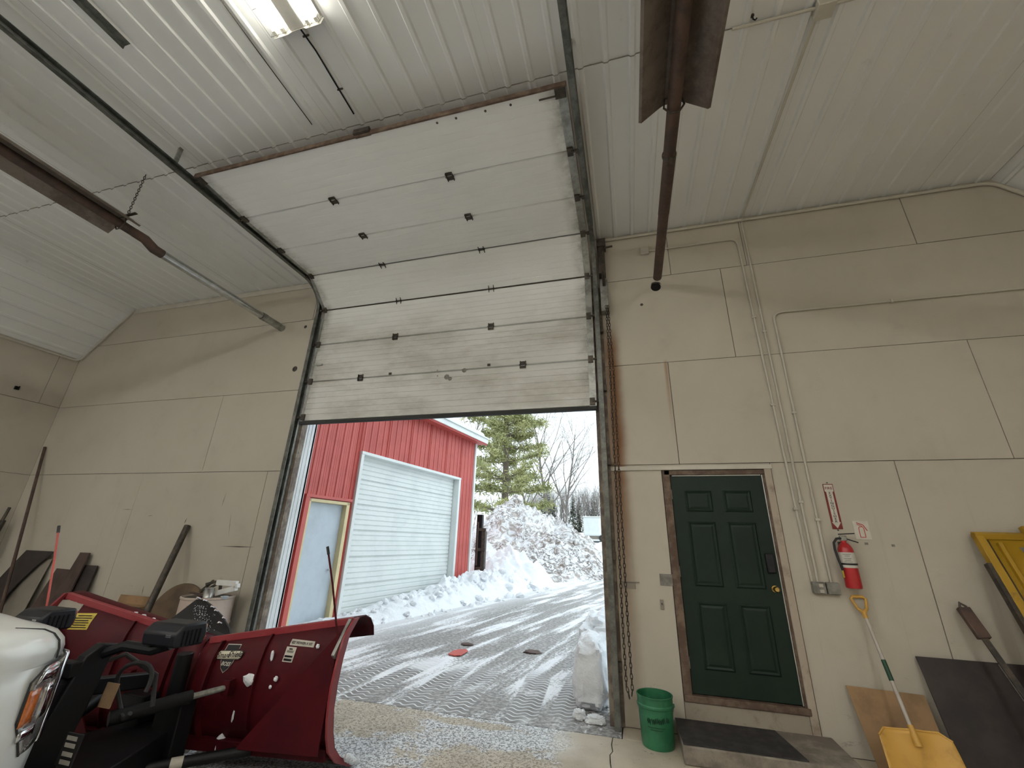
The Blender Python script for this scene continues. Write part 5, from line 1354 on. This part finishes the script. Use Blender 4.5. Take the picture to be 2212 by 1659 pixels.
heightfield('snow_ridge', pile3, -6, 3.6, 22, 29, 130, 90, 'snow', 'low snow ridge between the tall pile and the trailer', 'snow ridge')
# snow block beside the right jamb, standing in the doorway
def snowblock(nm, lb, c, sx_, sy_, sz_, seed, material='snowp', amp=.13, taper=.12):
    mb = MB()
    def fn(u, v):
        a = 2*PI*v; ph = PI*u
        p = Vector((math.sin(ph)*math.cos(a), math.sin(ph)*math.sin(a), math.cos(ph)))
        e_ = .62
        sp = lambda t: math.copysign(abs(t)**e_, t)
        q = Vector((sp(math.sin(ph))*sp(math.cos(a)), sp(math.sin(ph))*sp(math.sin(a)), sp(math.cos(ph))))
        k = 1+amp*noise.noise(p*2.3+Vector((seed, 0, 0)))+amp*.6*noise.noise(p*6+Vector((0, seed, 0)))
        tp = 1-taper*(q.z)
        return (c[0]+sx_*q.x*k*tp, c[1]+sy_*q.y*k*tp, max(.001, c[2]+sz_*q.z*k))
    o = mb.grid(fn, 36, 48).build(nm, material); return tag(o, lb, 'snow')
snowblock('snow_block', 'tall smooth block of snow against the right jamb', (-.90, .62, .30), .20, .42, .34, 3.3)
snowblock('snow_block', 'snow drift outside behind the tall block at the right jamb', (-.80, 1.75, .30), .34, .75, .42, 8.1, 'snow', .2)
snowblock('snow_chunk', 'small dirty snow chunk on the sill left of its twin', (-.985, .04, .035), .06, .05, .04, 5.5, 'snowp', .3)
snowblock('snow_chunk', 'small flat snow chunk on the sill nearest the right jamb', (-.83, -.01, .03), .085, .05, .034, 6.6, 'snowp', .3)
# red painted patch and scrap on the drive
q = hz(990, 1412); tag(MB().prism([(-.10, -.16), (.02, -.20), (.10, -.15), (.11, .12), (.04, .22), (-.06, .16), (-.11, .05)], (q.x, q.y, gh(q.x, q.y)+.012), (1,0,0), (0,1,0), (0,0,.012)).build('red_cover_plate', 'rod', bevel=.003), 'flat red plate showing through snow on the drive', 'plate')
for px, py, s_, lb in ((1010, 1393, .07, 'dark frozen dirt clump behind the red plate'), (1150, 1410, .09, 'brown frozen dirt clump right of the red plate')):
    q = hz(px, py); tag(lump((q.x, q.y, gh(q.x, q.y)+.01), s_, (1.6, 1.2, .3), 'brownb', None, 'dirt_clump', px), lb, 'dirt')

# white trailer at the far right
tq = Vector((-3.15, 33.5, gh(-3, 33.5)))
tr_ = thing('white_trailer', 'small white enclosed trailer beyond the snow ridge', 'trailer', tuple(tq))
MB().box(tq.x-1.05, tq.x+2.6, tq.y-1., tq.y+1., tq.z+.45, tq.z+1.95).build('box', 'white', tr_, bevel=.1)
MB().box(tq.x-1.1, tq.x+2.65, tq.y-1.05, tq.y+1.05, tq.z+1.93, tq.z+2.02).build('roof', 'whitep', tr_, bevel=.03)
MB().box(tq.x-.9, tq.x+2.4, tq.y-.8, tq.y+.8, tq.z+.2, tq.z+.5).build('chassis', 'greyb', tr_)
for dx in (.5, 1.2):
    MB().lathe([(.12, -.09), (.28, -.09), (.30, 0), (.28, .09), (.12, .09)], (tq.x+dx, tq.y-.9, tq.z+.28), 16, 'y').build('wheel', 'rubber', tr_)
MB().box(tq.x+.2, tq.x+.9, tq.y-1.02, tq.y-1.0, tq.z+.6, tq.z+1.8).build('side_door', 'whitep', tr_)

# ------------------------------------------------------------------ trees
def branch_mesh(seed, h, spread, levels, r0_, n_main, sides=4, lean=0., droop=0., first=.25, dens=1.):
    rnd = random.Random(seed); mb = MB()
    def grow(p, d, L, r, lev):
        n = 4; pts = [p]; rs = [r]; q = p.copy(); dd = d.copy()
        for i in range(n):
            dd = (dd+Vector((rnd.gauss(0, .10), rnd.gauss(0, .10), rnd.gauss(.05 if lev else .02, .06)-droop*.02))).normalized()
            q = q+dd*(L/n); pts.append(q.copy()); rs.append(r*(1-.72*(i+1)/n))
        mb.tube(pts, rs, sides if lev < 2 else 3, cap=False)
        if lev >= levels: return
        m_ = n_main if lev == 0 else max(3, int((5.5-lev)*dens))
        for k_ in range(m_):
            f = first+(1-first)*(k_+rnd.random())/m_ if lev == 0 else .2+.8*(k_+rnd.random())/m_
            i = min(n-1, int(f*n)); bp = pts[i].lerp(pts[i+1], f*n-i); br_ = rs[i]*.6
            ax = (pts[i+1]-pts[i]).normalized(); a = rnd.random()*2*PI
            sd = ax.cross(Vector((math.cos(a), math.sin(a), .2))).normalized()
            ang = spread*(.8+.5*rnd.random())
            nd = (ax*math.cos(ang)+sd*math.sin(ang)).normalized()
            grow(bp, nd, L*(.62-.25*f if lev == 0 else .52)*(.8+.4*rnd.random()), max(.006, br_*(1-.4*f)), lev+1)
    grow(Vector((0,0,0)), Vector((lean, 0, 1)).normalized(), h, r0_, 0)
    return mb
def place(me, nm, loc, rz, sc, lb, cat, group=None):
    o = bpy.data.objects.new(nm, me); C.objects.link(o); o.location = loc; o.rotation_euler = (0, 0, rz); o.scale = (sc, sc, sc)
    return tag(o, lb, cat, group)
bareA = branch_mesh(11, 12.0, .62, 4, .15, 19, first=.2, dens=1.3).mesh('bare_tree_a', M['bark'])
bareB = branch_mesh(23, 11.0, .58, 4, .14, 19, first=.2, dens=1.3).mesh('bare_tree_b', M['bark'])
def at(px, py, dist):
    d = ray(px, py); k_ = dist/math.hypot(d.x, d.y); return cam_pos+d*k_
for px, dist, me, sc, rz, lb in ((1187, 42, bareA, 1.05, .4, 'tall bare tree with thin twigs right of the pine'), (1222, 44, bareB, 1.02, 2., 'wide bare tree standing furthest right before the sky'), (1148, 46, bareB, 1.1, 4.2, 'bare tree showing half behind the pine'), (985, 47, bareA, 1.15, 3.3, 'bare tree rising behind the shed roof')):
    p = at(px, 1140, dist); place(me, 'bare_tree', (p.x, p.y, gh(p.x, p.y)-.1), rz, sc, lb, 'tree')
# white pine with open tiers of foliage
pt = at(1088, 1100, 35); pz = gh(pt.x, pt.y)
pine = thing('pine_tree', 'tall yellow green pine behind the tall snow pile', 'tree', (pt.x, pt.y, pz))
rnd = random.Random(5); tb_ = MB(); nd = MB(); Ht = 17.
tb_.tube([(pt.x, pt.y, pz-.2), (pt.x+.1, pt.y, pz+5), (pt.x-.05, pt.y, pz+11), (pt.x, pt.y, pz+Ht)], [.34, .27, .17, .03], 10)
def tuft(c, r, n):
    for _ in range(n):
        v = Vector((rnd.gauss(0, 1), rnd.gauss(0, 1), rnd.gauss(.25, .8))).normalized()
        b = c+Vector((rnd.gauss(0, .5), rnd.gauss(0, .5), rnd.gauss(0, .35)))*r
        s_ = v.cross(Vector((rnd.random()-.5, rnd.random()-.5, rnd.random()-.5))).normalized()*(r*.085); t_ = b+v*(r*.75)
        nd.add([b-s_, b+s_, t_], [(0,1,2)])
zz = 2.6
while zz < Ht-.5:
    f = zz/Ht; n = rnd.choice((4, 5, 5)); a0 = rnd.random()*6.28
    for k_ in range(n):
        a = a0+2*PI*k_/n+rnd.gauss(0, .25); L = (4.9*(1-f)**.6+.4)*rnd.uniform(.45, 1.1)
        p0_ = Vector((pt.x, pt.y, pz+zz)); d_ = Vector((math.cos(a), math.sin(a), .12)); pts = [p0_+d_*(L*t)+Vector((0, 0, -.10*L*t*t*1.1+.14*L*t**3)) for t in (0, .3, .6, .85, 1.)]
        tb_.tube(pts, [.075*(1-f*.5), .055, .04, .022, .01], 5, cap=False)
        for t in (.38, .5, .6, .7, .8, .9, 1.0):
            j = min(3, int(t*4)); c_ = p0_+d_*(L*t)+Vector((0, 0, -.10*L*t*t*1.1+.14*L*t**3))
            for sd in (-1, 0, 1):
                off = Vector((-d_.y, d_.x, 0))*sd*L*.17*(1.25-t)*rnd.uniform(.5, 1.3)
                if sd: tb_.tube([c_, c_+off], .012, 3, cap=False)
                tuft(c_+off+Vector((0, 0, .07)), .50*rnd.uniform(.7, 1.3), 26)
    zz += rnd.uniform(.9, 1.5)
tb_.build('trunk_and_limbs', 'pbark', pine); fo = nd.build('needles', 'needle', pine, smooth=False); fo['kind'] = 'stuff'
# tree line
sap = [branch_mesh(40+i, 6.2, .42, 2, .06, 9, sides=3, first=.35).mesh('sapling', M['bark2' if i % 3 == 1 else 'bark']) for i in range(6)]
def spruce_mesh(seed, H_):
    r = random.Random(seed); mb = MB().tube([(0,0,-.2), (0,0,H_)], [.12, .01], 5)
    z = .6
    while z < H_:
        L = (H_-z)*.26+.12
        for k_ in range(9):
            a = r.random()*6.28; l = L*r.uniform(.7, 1.1); dx, dy = math.cos(a), math.sin(a)
            for q_ in range(3):
                w_ = .10+.05*q_; u1 = l*(q_+1)/3; u0_ = l*q_/3
                mb.add([(dx*u0_-dy*w_, dy*u0_+dx*w_, z-.25*u0_), (dx*u0_+dy*w_, dy*u0_-dx*w_, z-.25*u0_), (dx*u1, dy*u1, z-.35*u1)], [(0,1,2)])
        z += .22
    return mb.mesh('spruce', M['spruce'], False)
spr = [spruce_mesh(70+i, 6.4) for i in range(2)]
rnd = random.Random(9)
for i in range(280):
    x = rnd.uniform(-34, 12) if i % 2 else rnd.uniform(-17, 0); y = 60+rnd.random()*16+.02*x
    place(sap[i % 6], 'sapling', (x, y, gh(x, y)-.1), rnd.random()*6.28, rnd.uniform(.75, 1.1), 'thin bare sapling in the tree line across the snowy field', 'tree', 'tree line saplings')
for i, (px, d_, sc) in enumerate(((1182, 64, 1.1), (1196, 70, 1.0), (1238, 66, .95), (1252, 70, .9), (1170, 60, .9), (1284, 68, 1.0))):
    p = at(px, 1140, d_); place(spr[i % 2], 'spruce', (p.x, p.y, gh(p.x, p.y)-.1), i, sc, 'small dark spruce rising out of the bare tree line', 'tree', 'tree line spruces')
for i in range(10):
    x = rnd.choice((-1, 1))*rnd.uniform(4, 22)-8; y = rnd.uniform(62, 74); place(spr[i % 2], 'spruce', (x, y, gh(x, y)-.1), i, rnd.uniform(.7, 1.0), 'small dark spruce rising out of the bare tree line', 'tree', 'tree line spruces')
